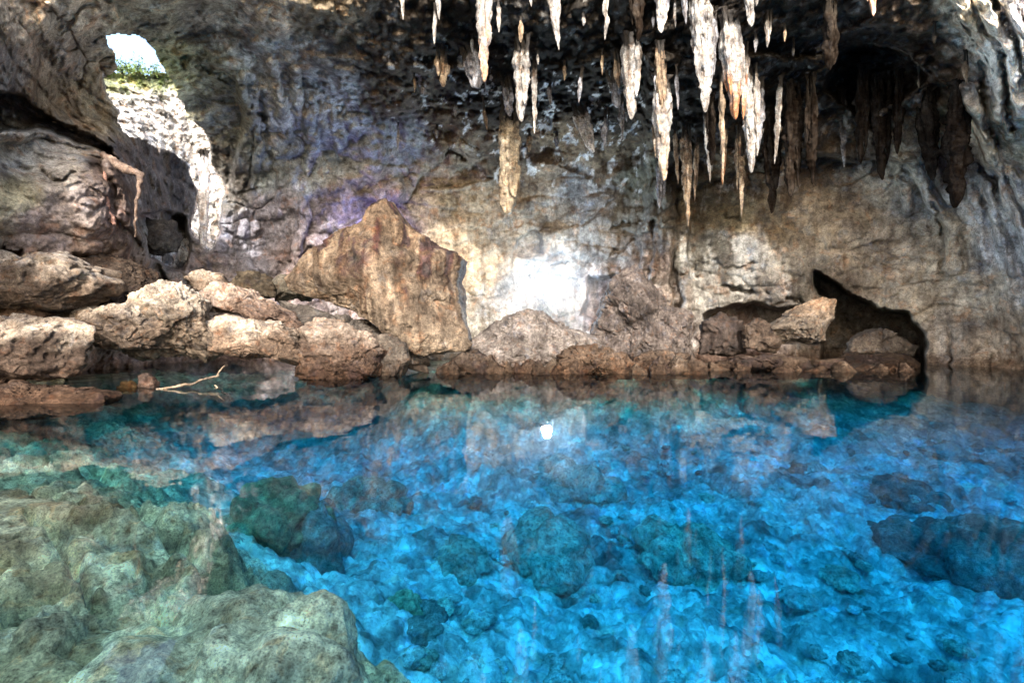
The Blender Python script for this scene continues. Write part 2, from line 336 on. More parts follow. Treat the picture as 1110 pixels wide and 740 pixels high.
# rock colours by place (albedo)
CP = [
 # left ceiling, tan and brown
 (20, 20, (.42, .36, .28)), (80, 15, (.40, .34, .26)), (60, 60, (.27, .22, .17)), (10, 80, (.22, .20, .18)), (100, 100, (.26, .21, .14)), (60, 110, (.20, .15, .10)),
 (160, 20, (.25, .23, .17)), (230, 30, (.22, .20, .16)), (215, 85, (.26, .27, .20)), (190, 70, (.35, .36, .22)), (290, 20, (.34, .31, .26)), (300, 55, (.36, .37, .36)),
 (250, 120, (.22, .24, .22)), (350, 20, (.14, .12, .09)), (340, 70, (.20, .20, .20)), (300, 120, (.30, .33, .35)), (360, 110, (.30, .34, .38)), (350, 160, (.28, .33, .38)), (290, 180, (.24, .28, .31)),
 (420, 60, (.07, .06, .05)), (420, 110, (.10, .085, .07)), (400, 150, (.26, .30, .35)), (440, 160, (.30, .33, .37)), (400, 200, (.27, .24, .20)), (240, 200, (.20, .20, .20)),
 (380, 240, (.22, .21, .27)), (300, 240, (.28, .28, .34)), (260, 250, (.30, .31, .38)), (330, 280, (.2, .17, .18)), (420, 230, (.25, .22, .28)),
 (20, 170, (.36, .35, .32)), (70, 170, (.36, .34, .31)), (5, 210, (.36, .34, .24)), (80, 230, (.34, .30, .29)), (40, 250, (.32, .27, .26)), (130, 240, (.28, .22, .21)), (130, 190, (.14, .11, .10)),
 (170, 200, (.12, .11, .11)), (175, 255, (.20, .19, .18)), (200, 200, (.11, .11, .12)), (200, 300, (.3, .25, .22)), (120, 300, (.3, .22, .17)), (20, 320, (.35, .25, .18)),
 # dark ceiling
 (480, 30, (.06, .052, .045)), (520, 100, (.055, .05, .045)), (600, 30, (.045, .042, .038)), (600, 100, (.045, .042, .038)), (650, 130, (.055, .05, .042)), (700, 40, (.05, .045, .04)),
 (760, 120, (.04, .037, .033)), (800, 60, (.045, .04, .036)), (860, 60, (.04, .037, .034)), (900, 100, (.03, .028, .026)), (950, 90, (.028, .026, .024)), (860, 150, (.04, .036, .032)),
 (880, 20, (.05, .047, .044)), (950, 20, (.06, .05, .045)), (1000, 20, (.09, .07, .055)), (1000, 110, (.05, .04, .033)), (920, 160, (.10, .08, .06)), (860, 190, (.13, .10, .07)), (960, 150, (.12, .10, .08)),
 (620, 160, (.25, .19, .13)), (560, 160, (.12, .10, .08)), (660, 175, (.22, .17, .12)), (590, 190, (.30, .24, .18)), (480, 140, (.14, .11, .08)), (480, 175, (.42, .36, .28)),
 # central back wall
 (480, 220, (.46, .42, .34)), (500, 260, (.45, .38, .29)), (520, 300, (.46, .37, .27)), (570, 215, (.38, .31, .23)), (560, 250, (.38, .33, .27)), (620, 205, (.32, .33, .345)), (650, 215, (.31, .31, .32)),
 (640, 250, (.28, .27, .26)), (600, 240, (.34, .31, .27)), (690, 200, (.22, .22, .18)), (690, 230, (.18, .17, .15)), (700, 290, (.20, .17, .16)), (670, 320, (.25, .22, .24)), (590, 300, (.5, .48, .44)),
 (540, 330, (.38, .35, .32)), (720, 340, (.20, .17, .15)), (760, 230, (.20, .17, .12)), (730, 190, (.09, .08, .06)), (800, 230, (.22, .19, .13)), (760, 270, (.33, .34, .33)), (800, 280, (.34, .35, .35)),
 (780, 310, (.28, .28, .27)), (830, 240, (.20, .16, .11)), (800, 200, (.13, .10, .07)), (800, 360, (.17, .13, .12)), (860, 300, (.20, .19, .17)), (840, 320, (.15, .14, .13)),
 # right wall
 (890, 230, (.34, .29, .22)), (930, 230, (.42, .36, .28)), (960, 270, (.46, .40, .32)), (1020, 260, (.44, .39, .31)), (1000, 310, (.42, .36, .28)), (1060, 320, (.40, .35, .28)), (1090, 280, (.42, .44, .46)),
 (1080, 370, (.30, .24, .18)), (1030, 370, (.34, .29, .24)), (960, 310, (.42, .37, .30)), (1010, 210, (.42, .42, .40)), (1000, 180, (.40, .39, .34)), (980, 170, (.34, .31, .25)), (1030, 180, (.09, .07, .06)),
 (1060, 140, (.48, .42, .33)), (1080, 60, (.48, .49, .47)), (1060, 20, (.42, .40, .34)), (1100, 150, (.34, .32, .26)), (1100, 20, (.28, .27, .28)), (1030, 90, (.12, .09, .07)), (1020, 130, (.26, .22, .17)),
 (1080, 220, (.44, .44, .43)), (1110, 110, (.44, .42, .38)), (950, 350, (.22, .19, .16)), (910, 330, (.22, .19, .16)),
]
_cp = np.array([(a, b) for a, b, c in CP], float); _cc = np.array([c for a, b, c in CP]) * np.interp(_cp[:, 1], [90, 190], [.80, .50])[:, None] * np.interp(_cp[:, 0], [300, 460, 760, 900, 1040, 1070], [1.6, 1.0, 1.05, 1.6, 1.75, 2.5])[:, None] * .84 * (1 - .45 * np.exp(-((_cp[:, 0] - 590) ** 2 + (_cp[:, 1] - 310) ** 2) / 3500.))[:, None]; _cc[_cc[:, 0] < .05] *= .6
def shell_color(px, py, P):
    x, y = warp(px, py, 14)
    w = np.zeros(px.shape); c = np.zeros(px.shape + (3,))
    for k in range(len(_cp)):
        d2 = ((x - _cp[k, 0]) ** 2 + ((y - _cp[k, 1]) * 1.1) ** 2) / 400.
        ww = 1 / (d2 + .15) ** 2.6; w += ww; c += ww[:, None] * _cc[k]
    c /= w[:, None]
    # white calcite rock under the skylight and small pale flakes
    sd = poly_sd(*warp(px, py, 4), FEAT[7][0]); k = sst(-1.5, 1.5, sd)
    sp = np.clip(sst(-.25, .0, fbm(P, .45, 4, .7, 21)), 0, 1)
    wc = np.array([.88, .87, .88]) * (.25 + .75 * sp)[:, None]
    c = c * (1 - k)[:, None] + wc * k[:, None]
    # green algae round the skylight rim
    g = np.exp(-((px - 172) ** 2 + (py - 72) ** 2) / 500.) * .6 * (1 - k); c = c * (1 - g)[:, None] + np.array([.34, .38, .16]) * g[:, None]
    # pale calcite flakes on the dark rock
    fl = sst(.38, .5, fbm(P * np.array([1.5, 1, .6]), .8, 4, .6, 22)) * sst(.18, .08, c[:, 1]) * (.15 + .5 * (px < 700) * (px > 420) * (py > 60) * (py < 210))
    c = c * (1 - fl)[:, None] + np.array([.42, .44, .46]) * fl[:, None]
    return np.clip(c, .012, .9)

step = 1.25
us = np.concatenate([np.arange(-500, -40, 10), np.arange(-40, 1150, step), np.arange(1150, 1501, 10)])
vs = np.concatenate([np.arange(-140, -30, 5), np.arange(-30, HY + 20, step)])
U, Vv = np.meshgrid(us, vs); px, py = U.ravel(), Vv.ravel()
Dg = shell_depth(px, py); Pg = W(px, py, Dg)
# ragged upper edge: the roof's broken rim round the open skylight
low = np.concatenate([np.arange(HY + 20, 470, 1.6)])
U2, V2 = np.meshgrid(us, low); px2, py2 = U2.ravel(), V2.ravel()
D2 = shell_depth(px2, np.minimum(py2, 420)); P2 = W(px2, py2, D2); 
drop = np.linspace(0, 1, 14)[1:]
last = P2[-len(us):].copy()
P3 = []
for t in drop:
    q = last.copy(); q[:, 2] = last[:, 2] * (1 - t) + (-9) * t; P3.append(q)
P3 = np.concatenate(P3)
Pall = np.concatenate([Pg, P2, P3]); nu = len(us); nv = len(Pall) // nu
px3 = np.tile(us, len(drop)); py3 = np.full(len(px3), 470.)
pxa = np.concatenate([px, px2, px3]); pya = np.concatenate([py, py2, py3])
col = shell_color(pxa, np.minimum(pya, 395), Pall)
rowpy = np.concatenate([vs, low, np.full(len(drop), 470.)])
fc = grid_faces(nu, nv)
ctr_x = pxa[fc].mean(1); ctr_y = pya[fc].mean(1)
hx, hy = warp(ctr_x, ctr_y, 7)
keep = poly_sd(hx, hy, HOLE) < 0
edge = fbm(np.stack([ctr_x / 60., ctr_x * 0, ctr_x * 0 + 1], -1), 1, 3)
keep &= ctr_y > (-58 + 22 * edge)
# ceiling / wall split along a wandering line
cl = np.interp(ctr_x, [-500, 0, 120, 200, 330, 440, 560, 700, 840, 1000, 1060, 1500], [60, 105, 150, 130, 110, 130, 150, 165, 168, 160, -10, -60]) + 10 * edge
isc = ctr_y < cl
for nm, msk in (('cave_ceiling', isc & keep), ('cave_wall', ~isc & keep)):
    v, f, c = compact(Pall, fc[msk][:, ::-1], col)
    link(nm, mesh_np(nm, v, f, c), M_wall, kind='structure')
# the rock slope outside the skylight, in open daylight
su, sv = np.meshgrid(np.arange(88, 262, 1.0), np.arange(78, 292, 1.0)); sx, sy_ = su.ravel(), sv.ravel()
tt = np.clip((275 - sy_) / 190., 0, 1)
sD = D0(sx, sy_) + 1.6 + 8.5 * tt ** 1.15
sP = W(sx, sy_, sD); sD = sD - .5 * ridged(sP, 1.6, 4, .55, 41) - .16 * fbm(sP, .5, 4, .65, 42); sP = W(sx, sy_, sD)
sc_ = np.array([.42, .42, .42])[None] * (.2 + .8 * sst(-.5, -.25, fbm(sP, .6, 4, .7, 43)))[:, None] * np.ones((len(sx), 1))
gm = sst(115, 84, sy_ + 10 * fbm(sP, .8, 3, .6, 44)) * .8; sc_ = sc_ * (1 - gm)[:, None] + np.array([.10, .14, .03]) * gm[:, None]
top_edge = 80 + 5 * fbm(np.stack([sx / 12., sx * 0, sx * 0], -1), 1, 3)
sf = grid_faces(su.shape[1], su.shape[0]); sf = sf[sy_[sf].mean(1) > top_edge[sf].mean(1)]
v, f, c = compact(sP, sf[:, ::-1], sc_)
link('sunlit_slope', mesh_np('sunlit_slope', v, f, np.clip(c, .02, .85)), M_wall, kind='structure')
ml, N, L = new_mat('leaf'); o_ = N.new('ShaderNodeOutputMaterial'); b_ = N.new('ShaderNodeBsdfPrincipled'); g_ = N.new('ShaderNodeNewGeometry')
L.new(mix(N, L, 'MIX', noise(N, L, g_.outputs['Position'], 3.0, 3), (.03, .07, .012), (.14, .2, .04)), b_.inputs['Base Color']); b_.inputs['Roughness'].default_value = .6; L.new(b_.outputs[0], o_.inputs[0])
def shrub(x, y, D, size, label, seed):
    q = np.random.RandomState(seed); root = link('shrub', None, None, label=label, cat='shrub', loc=W(np.array([x * 1.]), np.array([y * 1.]), np.array([D * 1.]))[0])
    V, Fq, SV, SF = [], [], [], []
    for b in range(14):
        dr = np.array([q.normal(), q.normal() * .6, abs(q.normal()) + .4]); dr /= np.linalg.norm(dr); Lb = size * q.uniform(.5, 1.0)
        sd = np.cross(dr, [0, 1, .2]); sd /= np.linalg.norm(sd); k = len(SV)
        SV += [sd * .015, -sd * .015, dr * Lb - sd * .004, dr * Lb + sd * .004, np.cross(dr, sd) * .015, dr * Lb + np.cross(dr, sd) * .004]; SF += [(k, k + 1, k + 2, k + 3), (k, k + 4, k + 5, k + 3), (k + 1, k + 4, k + 5, k + 2)]
        for m in range(26):
            p = dr * Lb * q.uniform(.25, 1.05) + q.normal(size=3) * size * .09; a = q.normal(size=3); a /= np.linalg.norm(a); c = np.cross(a, q.normal(size=3)); c /= np.linalg.norm(c); l_ = size * q.uniform(.05, .10); k = len(V)
            V += [p - a * l_, p + c * l_ * .4 + a * l_ * .1, p + a * l_, p - c * l_ * .4 + a * l_ * .1]; Fq.append((k, k + 1, k + 2, k + 3))
    link('leaves', mesh_np('leaves', np.array(V), np.array(Fq), smooth=False), ml, parent=root)
    link('stem', mesh_np('stem', np.array(SV), np.array(SF), smooth=False), M_wall, parent=root)
def sl_D(x, y): return float(D0(np.array([x * 1.]), np.array([y * 1.]))[0]) + 1.3 + 8.5 * ((275 - y) / 190.) ** 1.15
shrub(134, 82, sl_D(134, 82), 1.1, 'small green shrub at the left of the skylight rim', 1)
shrub(152, 84, sl_D(152, 84), 1.15, 'bushy green shrub in the middle of the skylight below the bright sky', 2)
shrub(172, 86, sl_D(172, 86), .95, 'low green shrub at the right side of the skylight', 3)
def Dat(x, y):
    return float(shell_depth(np.array([float(x)]), np.array([float(y)]))[0])

# ------------------------------------------------------------------ boulders
def boulder(name, outline, D, T, label, cat='boulder', group=None, colr=(.4, .33, .26), mat=None, seed=0, n=7, power=2.6, rough=1.0, lean=0., top=None, holes=0, ridge_dir=None, parent=None, undercut=0, facets=16, blocky=1.0, bands=0):
    """a rock whose silhouette from the shore follows `outline` (photo pixels at depth D), T metres deep front to back"""
    if len(outline) < 3: return
    V, Fc = ico(n)
    o = np.array(outline, float)
    X = (o[:, 0] - HX) / F * D; Z = H + (HY - o[:, 1]) / F * D
    cx, cz = (X.min() + X.max()) / 2, (Z.min() + Z.max()) / 2
    # radial outline function
    A = np.linspace(-math.pi, math.pi, 361)
    rad = np.zeros(361)
    for k, a in enumerate(A):
        dx, dz = math.cos(a), math.sin(a); best = 0
        for i in range(len(X)):
            x1, z1, x2, z2 = X[i] - cx, Z[i] - cz, X[(i + 1) % len(X)] - cx, Z[(i + 1) % len(X)] - cz
            ex, ez = x2 - x1, z2 - z1; den = dx * ez - dz * ex
            if abs(den) < 1e-9: continue
            t = (x1 * ez - z1 * ex) / den; s = (x1 * dz - z1 * dx) / den
            if t > 0 and -1e-6 <= s <= 1 + 1e-6: best = max(best, t)
        rad[k] = best
    rad = np.maximum(rad, .05)
    vx, vy, vz = V[:, 0], V[:, 1], V[:, 2]
    rho = np.hypot(vx, vz); th = np.arctan2(vz, vx)
    Rt = np.interp(th, A, rad)
    ph = np.arctan2(np.abs(vy), rho)                 # 0 at rim, pi/2 at the pole
    cr = np.cos(ph) ** (2 / power); sy = np.sin(ph) ** (2 / power) * np.sign(vy)
    U_ = np.stack([cr * np.cos(th), sy, cr * np.sin(th)], -1); rq = np.random.RandomState(seed * 3 + 1)
    for k in range(facets):                       # broken planar faces
        nn = rq.normal(size=3) * np.array([1, 1.5, 1]); nn /= np.linalg.norm(nn)
        dd = rq.uniform(.72, .93) if abs(nn[1]) > .45 else rq.uniform(.9, 1.0)
        ex = U_ @ nn - dd; U_ = U_ - np.clip(ex, 0, None)[:, None] * nn * .92
    P = np.stack([cx + Rt * U_[:, 0], D + T * .5 * U_[:, 1], cz + Rt * U_[:, 2]], -1)
    P[:, 1] += lean * (P[:, 2] - cz)
    sc = max(.25, min(1.6, (X.max() - X.min()) * .35)) * rough
    nr = P - np.array([cx, D, cz]); nr /= np.linalg.norm(nr, axis=1)[:, None] + 1e-9
    Q = P + seed * 3.7
    w1, w2, wid = worley(Q + .3 * sc * np.stack([fbm(Q, .7 * sc, 3, .6, k) for k in (1, 2, 3)], -1), 1.1 * sc, seed % 5, 3)
    v1, v2, vid = worley(Q * np.array([1, 1, 1.6]) + .15 * sc * np.stack([fbm(Q, .3 * sc, 3, .6, k) for k in (5, 6, 7)], -1), .45 * sc, seed % 3, 3)
    d = .05 * sc * sst(0, .08, w2 - w1) + blocky * (.26 * sc * (wid - .4) * sst(0, .14, w2 - w1) + .11 * sc * (vid - .4) * sst(0, .2, v2 - v1)) - .035 * sst(.36, .14, worley(Q, .16, 2)) * sst(-.2, .3, fbm(Q, 1.0, 2, .5, 12)) + .03 * ridged(Q, .3, 3, .6, 13) + .14 * sc * fbm(Q, 1.5 * sc, 3, .5, 2) + .09 * sc * ridged(Q * np.array([1, 1, 1.5]), 1.2 * sc, 4, .5, 3) + .02 * sc * fbm(Q, .22 * sc, 3, .6, 4)
    if ridge_dir: d = d + ridge_dir * ridged(Q * np.array([1, 1, .16]), .5, 3, .5, 9)
    if holes: d = d - holes * sst(.3, .12, worley(Q, .42, 4))
    d -= .16 * sc
    P = P + nr * d[:, None]
    if undercut: P[:, 1] += undercut * sst(0, 1, (cz - P[:, 2]) / (cz - Z.min() + .01)) * (P[:, 1] < D)
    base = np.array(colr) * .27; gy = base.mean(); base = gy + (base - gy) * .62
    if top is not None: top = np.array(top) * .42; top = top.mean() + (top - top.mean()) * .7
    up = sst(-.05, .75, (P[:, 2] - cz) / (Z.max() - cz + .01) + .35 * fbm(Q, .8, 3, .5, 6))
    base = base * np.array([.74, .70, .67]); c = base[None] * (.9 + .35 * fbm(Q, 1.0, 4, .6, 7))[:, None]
    if top is not None: c = c * (1 - up)[:, None] + np.array(top)[None] * up[:, None]  # pale tops put light from above into the colour, darker lower faces its shade
    if bands:
        qb = np.stack([P[:, 0] + .25 * fbm(Q * np.array([1, 1, .5]), 1.2, 3, .5, 31), P[:, 1] * .6, P[:, 2] * .10], -1)
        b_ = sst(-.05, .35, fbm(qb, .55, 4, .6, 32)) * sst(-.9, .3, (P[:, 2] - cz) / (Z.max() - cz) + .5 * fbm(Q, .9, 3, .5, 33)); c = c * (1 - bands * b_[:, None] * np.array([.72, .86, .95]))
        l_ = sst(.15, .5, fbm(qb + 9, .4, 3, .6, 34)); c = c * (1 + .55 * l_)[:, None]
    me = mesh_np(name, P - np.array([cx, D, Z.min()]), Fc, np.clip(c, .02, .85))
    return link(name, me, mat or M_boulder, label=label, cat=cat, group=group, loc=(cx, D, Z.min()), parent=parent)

TAN = (.42, .31, .22); PALE = (.58, .49, .39); RED = (.26, .17, .12); GREY = (.30, .27, .25)
GL = 'boulders piled along the left shore'; GF = 'low rocks along the far shore'
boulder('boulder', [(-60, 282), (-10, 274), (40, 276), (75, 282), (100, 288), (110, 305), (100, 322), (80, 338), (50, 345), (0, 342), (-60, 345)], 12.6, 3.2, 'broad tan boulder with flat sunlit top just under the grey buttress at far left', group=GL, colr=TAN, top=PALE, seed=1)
boulder('boulder', [(104, 286), (118, 276), (140, 280), (158, 292), (166, 312), (158, 338), (130, 346), (108, 335), (100, 310)], 15.5, 2.4, 'shaded brown block between the broad tan boulder and the sloping ridge', group=GL, colr=(.25, .18, .13), seed=2)
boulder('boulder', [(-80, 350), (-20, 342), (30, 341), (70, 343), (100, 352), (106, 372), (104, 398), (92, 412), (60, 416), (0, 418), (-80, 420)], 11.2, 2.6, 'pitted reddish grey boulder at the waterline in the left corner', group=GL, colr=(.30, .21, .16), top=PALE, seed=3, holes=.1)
boulder('boulder', [(0, 345), (8, 330), (30, 324), (48, 334), (55, 346), (30, 352)], 12.4, 1.0, 'small rusty boulder wedged between the broad tan boulder and the corner boulder', group=GL, colr=(.4, .24, .14), seed=4, n=5)
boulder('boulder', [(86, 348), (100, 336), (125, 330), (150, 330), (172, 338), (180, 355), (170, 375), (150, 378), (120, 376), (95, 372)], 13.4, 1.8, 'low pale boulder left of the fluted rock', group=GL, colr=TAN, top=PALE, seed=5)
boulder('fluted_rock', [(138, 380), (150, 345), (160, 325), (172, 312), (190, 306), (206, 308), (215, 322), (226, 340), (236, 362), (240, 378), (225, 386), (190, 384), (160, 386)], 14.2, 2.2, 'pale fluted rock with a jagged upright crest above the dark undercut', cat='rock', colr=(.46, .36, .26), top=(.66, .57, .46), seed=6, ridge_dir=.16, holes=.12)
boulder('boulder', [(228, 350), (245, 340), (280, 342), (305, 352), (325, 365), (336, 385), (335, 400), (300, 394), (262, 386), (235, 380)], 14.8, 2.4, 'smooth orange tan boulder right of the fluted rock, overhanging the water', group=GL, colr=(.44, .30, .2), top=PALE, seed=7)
boulder('boulder', [(205, 302), (222, 292), (240, 296), (250, 308), (240, 322), (220, 318)], 17.5, 1.4, 'small pale knob on top of the left rock pile', group=GL, colr=TAN, top=PALE, seed=8, n=5)
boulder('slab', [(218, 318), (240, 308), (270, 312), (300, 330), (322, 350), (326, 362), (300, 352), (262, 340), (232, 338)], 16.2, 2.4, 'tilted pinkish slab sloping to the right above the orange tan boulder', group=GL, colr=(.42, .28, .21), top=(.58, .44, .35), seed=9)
boulder('boulder', [(246, 308), (262, 296), (285, 296), (298, 306), (300, 322), (280, 326), (255, 322)], 18.2, 2.0, 'rounded olive brown boulder behind the tilted pinkish slab', group=GL, colr=(.27, .22, .14), seed=10, n=5)
boulder('boulder', [(296, 306), (310, 298), (335, 300), (342, 312), (332, 326), (305, 326)], 18.8, 1.8, 'rounded grey green boulder against the foot of the big brown boulder', group=GL, colr=(.32, .31, .25), seed=11, n=5)
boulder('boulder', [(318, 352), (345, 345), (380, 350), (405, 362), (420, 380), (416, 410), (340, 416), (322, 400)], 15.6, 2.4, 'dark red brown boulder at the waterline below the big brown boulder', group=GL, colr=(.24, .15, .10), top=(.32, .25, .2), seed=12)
boulder('boulder', [(405, 366), (425, 360), (440, 372), (446, 392), (436, 412), (412, 412), (402, 390)], 16.2, 1.4, 'small grey cobble squeezed beside the dark red brown boulder', group=GL, colr=(.26, .23, .2), seed=13, n=5)
boulder('slab', [(300, 326), (330, 328), (372, 338), (420, 362), (460, 386), (462, 404), (430, 396), (380, 368), (320, 352)], 17.4, 1.6, 'grey slab sloping down to the water under the big brown boulder', group=GL, colr=(.24, .23, .22), seed=14)
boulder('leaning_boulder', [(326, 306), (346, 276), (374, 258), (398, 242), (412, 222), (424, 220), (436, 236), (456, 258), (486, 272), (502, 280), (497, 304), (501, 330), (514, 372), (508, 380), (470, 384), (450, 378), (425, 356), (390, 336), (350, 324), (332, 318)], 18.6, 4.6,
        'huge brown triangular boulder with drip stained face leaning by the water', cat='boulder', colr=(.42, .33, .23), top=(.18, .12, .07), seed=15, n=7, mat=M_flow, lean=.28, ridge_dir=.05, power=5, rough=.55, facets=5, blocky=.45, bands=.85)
boulder('boulder', [(148, 246), (160, 238), (186, 240), (196, 256), (190, 274), (165, 276), (150, 266)], 20.5, 2.0, 'squared grey block in the dark alcove behind the hanging root', cat='boulder', colr=(.26, .24, .22), seed=16, n=5)
# far shore
boulder('rock_mound', [(500, 410), (508, 380), (528, 358), (548, 340), (572, 334), (598, 340), (620, 352), (648, 366), (668, 392), (668, 412)], 18.8, 3.2, 'ridged grey mound of rock directly below the bright floodlight', cat='rock', colr=(.46, .44, .45), seed=17, n=7, rough=.7)
boulder('rock_mound', [(640, 410), (644, 360), (655, 325), (668, 302), (690, 292), (705, 300), (724, 318), (742, 345), (752, 372), (756, 412)], 20.2, 3.4, 'steep purplish brown rock mound right of the floodlight below the stalactite cluster', cat='rock', colr=(.32, .285, .29), seed=18, n=7, ridge_dir=.14)
boulder('boulder', [(596, 412), (602, 390), (625, 378), (655, 374), (680, 382), (694, 398), (690, 414)], 17.0, 1.6, 'rusty speckled rock at the far waterline below the grey mound', group=GF, colr=(.33, .22, .14), seed=19)
boulder('boulder', [(482, 410), (486, 392), (500, 380), (520, 382), (536, 392), (540, 412)], 17.2, 1.2, 'dark cobble at the far waterline right of the big brown boulder', group=GF, colr=(.22, .17, .13), seed=20, n=5)
boulder('boulder', [(684, 412), (690, 388), (715, 380), (745, 384), (760, 398), (760, 412)], 17.8, 1.4, 'low brown rock at the far waterline between mound and long ledge', group=GF, colr=(.24, .17, .12), seed=21, n=5)
boulder('ledge', [(772, 408), (778, 392), (800, 386), (850, 384), (872, 388), (880, 408)], 18.6, 2.0, 'low dark ledge at the waterline left of the black opening', cat='rock ledge', colr=(.19, .14, .10), seed=22, rough=.5, undercut=.3)
boulder('ledge', [(874, 408), (882, 390), (930, 384), (975, 383), (996, 394), (992, 408)], 19.2, 1.8, 'low dark ledge across the foot of the black opening', cat='rock ledge', colr=(.19, .14, .10), seed=36, rough=.5)
rb = np.random.RandomState(3)
for k in range(46):
    x_ = 478 + 520 * (k + rb.rand()) / 46; w_ = rb.uniform(7, 17); h_ = rb.uniform(6, 17) + (6 if x_ < 760 else 0); yb = 410; D_ = rb.uniform(16.4, 17.6) + (1.0 if x_ > 760 else 0)
    m_ = rb.uniform(-.4, .4) * w_
    boulder('rubble_rock', [(x_ - w_, yb), (x_ - w_ * .8, yb - h_ * rb.uniform(.4, .8)), (x_ + m_, yb - h_ - 4), (x_ + w_ * .8, yb - h_ * rb.uniform(.4, .9)), (x_ + w_, yb)], D_, w_ / 520 * D_ * 1.5,
            'dark brown broken rock at the far waterline', cat='rock', group='broken rubble along the far waterline', colr=[(.26, .19, .14), (.20, .15, .11), (.32, .26, .2), (.27, .17, .1)][k % 4], seed=50 + k, n=4)
boulder('boulder', [(838, 352), (862, 334), (890, 322), (906, 324), (906, 346), (896, 368), (870, 374), (846, 372), (812, 368)], 19.6, 1.6, 'pale wedge shaped boulder pointing up left of the black opening', cat='boulder', colr=(.42, .36, .29), top=(.34, .23, .14), seed=23, rough=.6)
boulder('boulder', [(914, 384), (925, 366), (950, 357), (975, 364), (992, 376), (990, 388)], 20.4, 1.4, 'low pale rock lying inside the mouth of the black opening', cat='boulder', colr=(.38, .33, .28), seed=24, n=5)
boulder('boulder', [(804, 378), (806, 352), (818, 343), (830, 350), (834, 362), (850, 372), (846, 382)], 19.0, 1.0, 'small upright brown rock at the left end of the long ledge', cat='boulder', colr=(.27, .2, .15), seed=25, n=5)
boulder('boulder', [(756, 384), (762, 350), (782, 340), (802, 348), (806, 384)], 20.0, 1.6, 'dark purple brown rock behind the left end of the long ledge', cat='boulder', colr=(.19, .15, .14), seed=26, n=5)
# left waterline shelf
boulder('shore_slab', [(-80, 420), (-20, 416), (60, 418), (110, 424), (128, 430), (118, 440), (60, 450), (0, 458), (-80, 462)], 10.2, 1.6, 'flat wet brown slab at the water edge below the left boulders', cat='slab', colr=(.30, .2, .14), seed=27, rough=.5)
boulder('shore_stone', [(128, 424), (133, 414), (142, 412), (148, 418), (147, 426)], 12.6, .35, 'small yellow ochre stone at the left water edge', cat='stone', colr=(.6, .42, .12), seed=28, n=4)
boulder('shore_stone', [(150, 424), (153, 408), (160, 403), (168, 409), (170, 422), (162, 427)], 12.7, .4, 'small pale pinkish stone beside the ochre stone in the undercut', cat='stone', colr=(.5, .4, .38), seed=29, n=4)

# ------------------------------------------------------------------ stalactites
def spike(rw, Lh, seed, blunt, flat, colr, frac_dark, tip, lean, dx=0, dy=0, zoff=0):
    nt, na = min(130, max(24, int(Lh / .05))), 26
    t = np.linspace(0, 1, nt); T_, A_ = np.meshgrid(t, np.linspace(0, 2 * math.pi, na, endpoint=False), indexing='ij')
    T_, A_ = T_.ravel(), A_.ravel()
    k0 = min(.9, frac_dark)
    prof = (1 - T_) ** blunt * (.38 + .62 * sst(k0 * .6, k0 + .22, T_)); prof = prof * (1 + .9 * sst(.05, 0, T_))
    zz = T_ * Lh; e1 = np.stack([zz * 1.7 + seed * 3.1, zz * 0 + .3, np.cos(A_) * .45], -1)
    prof = prof * np.clip(1 + .55 * fbm(e1, 1, 3, .6, 5) * sst(1, .7, T_), .3, 1.7)
    cosA, sinA = np.cos(A_), np.sin(A_)
    sw = 1.5 * fbm(np.stack([T_ * Lh * 1.1 + seed, T_ * 0, T_ * 0 + .5], -1), 1, 2)
    flute = 1 + .20 * np.sin(A_ * 3 + seed * 1.7 + sw * 2) + .12 * np.sin(A_ * 7 + seed + sw) + .06 * np.sin(A_ * 13 + seed)
    P = np.stack([rw * prof * cosA * flute, rw * prof * sinA * flute * flat, -T_ * Lh], -1)
    q = P + seed * 2.3
    d = rw * (.38 * fbm(q * np.array([1, 1, .16]), max(.10, rw * .8), 4, .6, 3) + .30 * ridged(q * np.array([1, 1, .2]), max(.07, rw * .5), 3, .6, 5) - .25 * sst(.3, .1, worley(q * np.array([1, 1, .5]), max(.08, rw * .7), seed % 5)))
    d = d * sst(1.0, .9, T_) * np.clip(prof * 1.6, 0, 1)
    P[:, 0] += cosA * d + sw * rw * .16 + lean * T_ + dx * (1 - .3 * T_); P[:, 1] += sinA * d * flat + dy; P[:, 2] += zoff + .2 * rw * fbm(q, max(.1, rw), 3, .6, 8)
    i = np.arange(nt * na).reshape(nt, na); j = np.roll(i, -1, axis=1)
    f = np.stack([i[:-1], i[1:], j[1:], j[:-1]], -1).reshape(-1, 4)
    base = np.array(colr); c = base[None] * (.85 + .35 * fbm(q, .3, 3, .6, 2))[:, None]
    st = sst(.05, .4, fbm(q * np.array([1.6, 1.6, .3]), .22, 3, .6, 12)); c = c * (1 - .42 * st[:, None] * np.array([.85, 1, 1.1]))
    dt = sst(k0 * 1.15, k0 * .8, T_ + .12 * fbm(q, .2, 3, .6, 9) * k0 * 3); c = c * (1 - dt)[:, None] + np.array([.018, .016, .014]) * dt[:, None]  # dark upper stub has the roof's shade put into its colour
    if tip is not None:
        k = sst(.55, .95, T_ + .15 * fbm(q, .2, 2)); c = c * (1 - k)[:, None] + np.array(tip) * k[:, None]
    return P, f, c
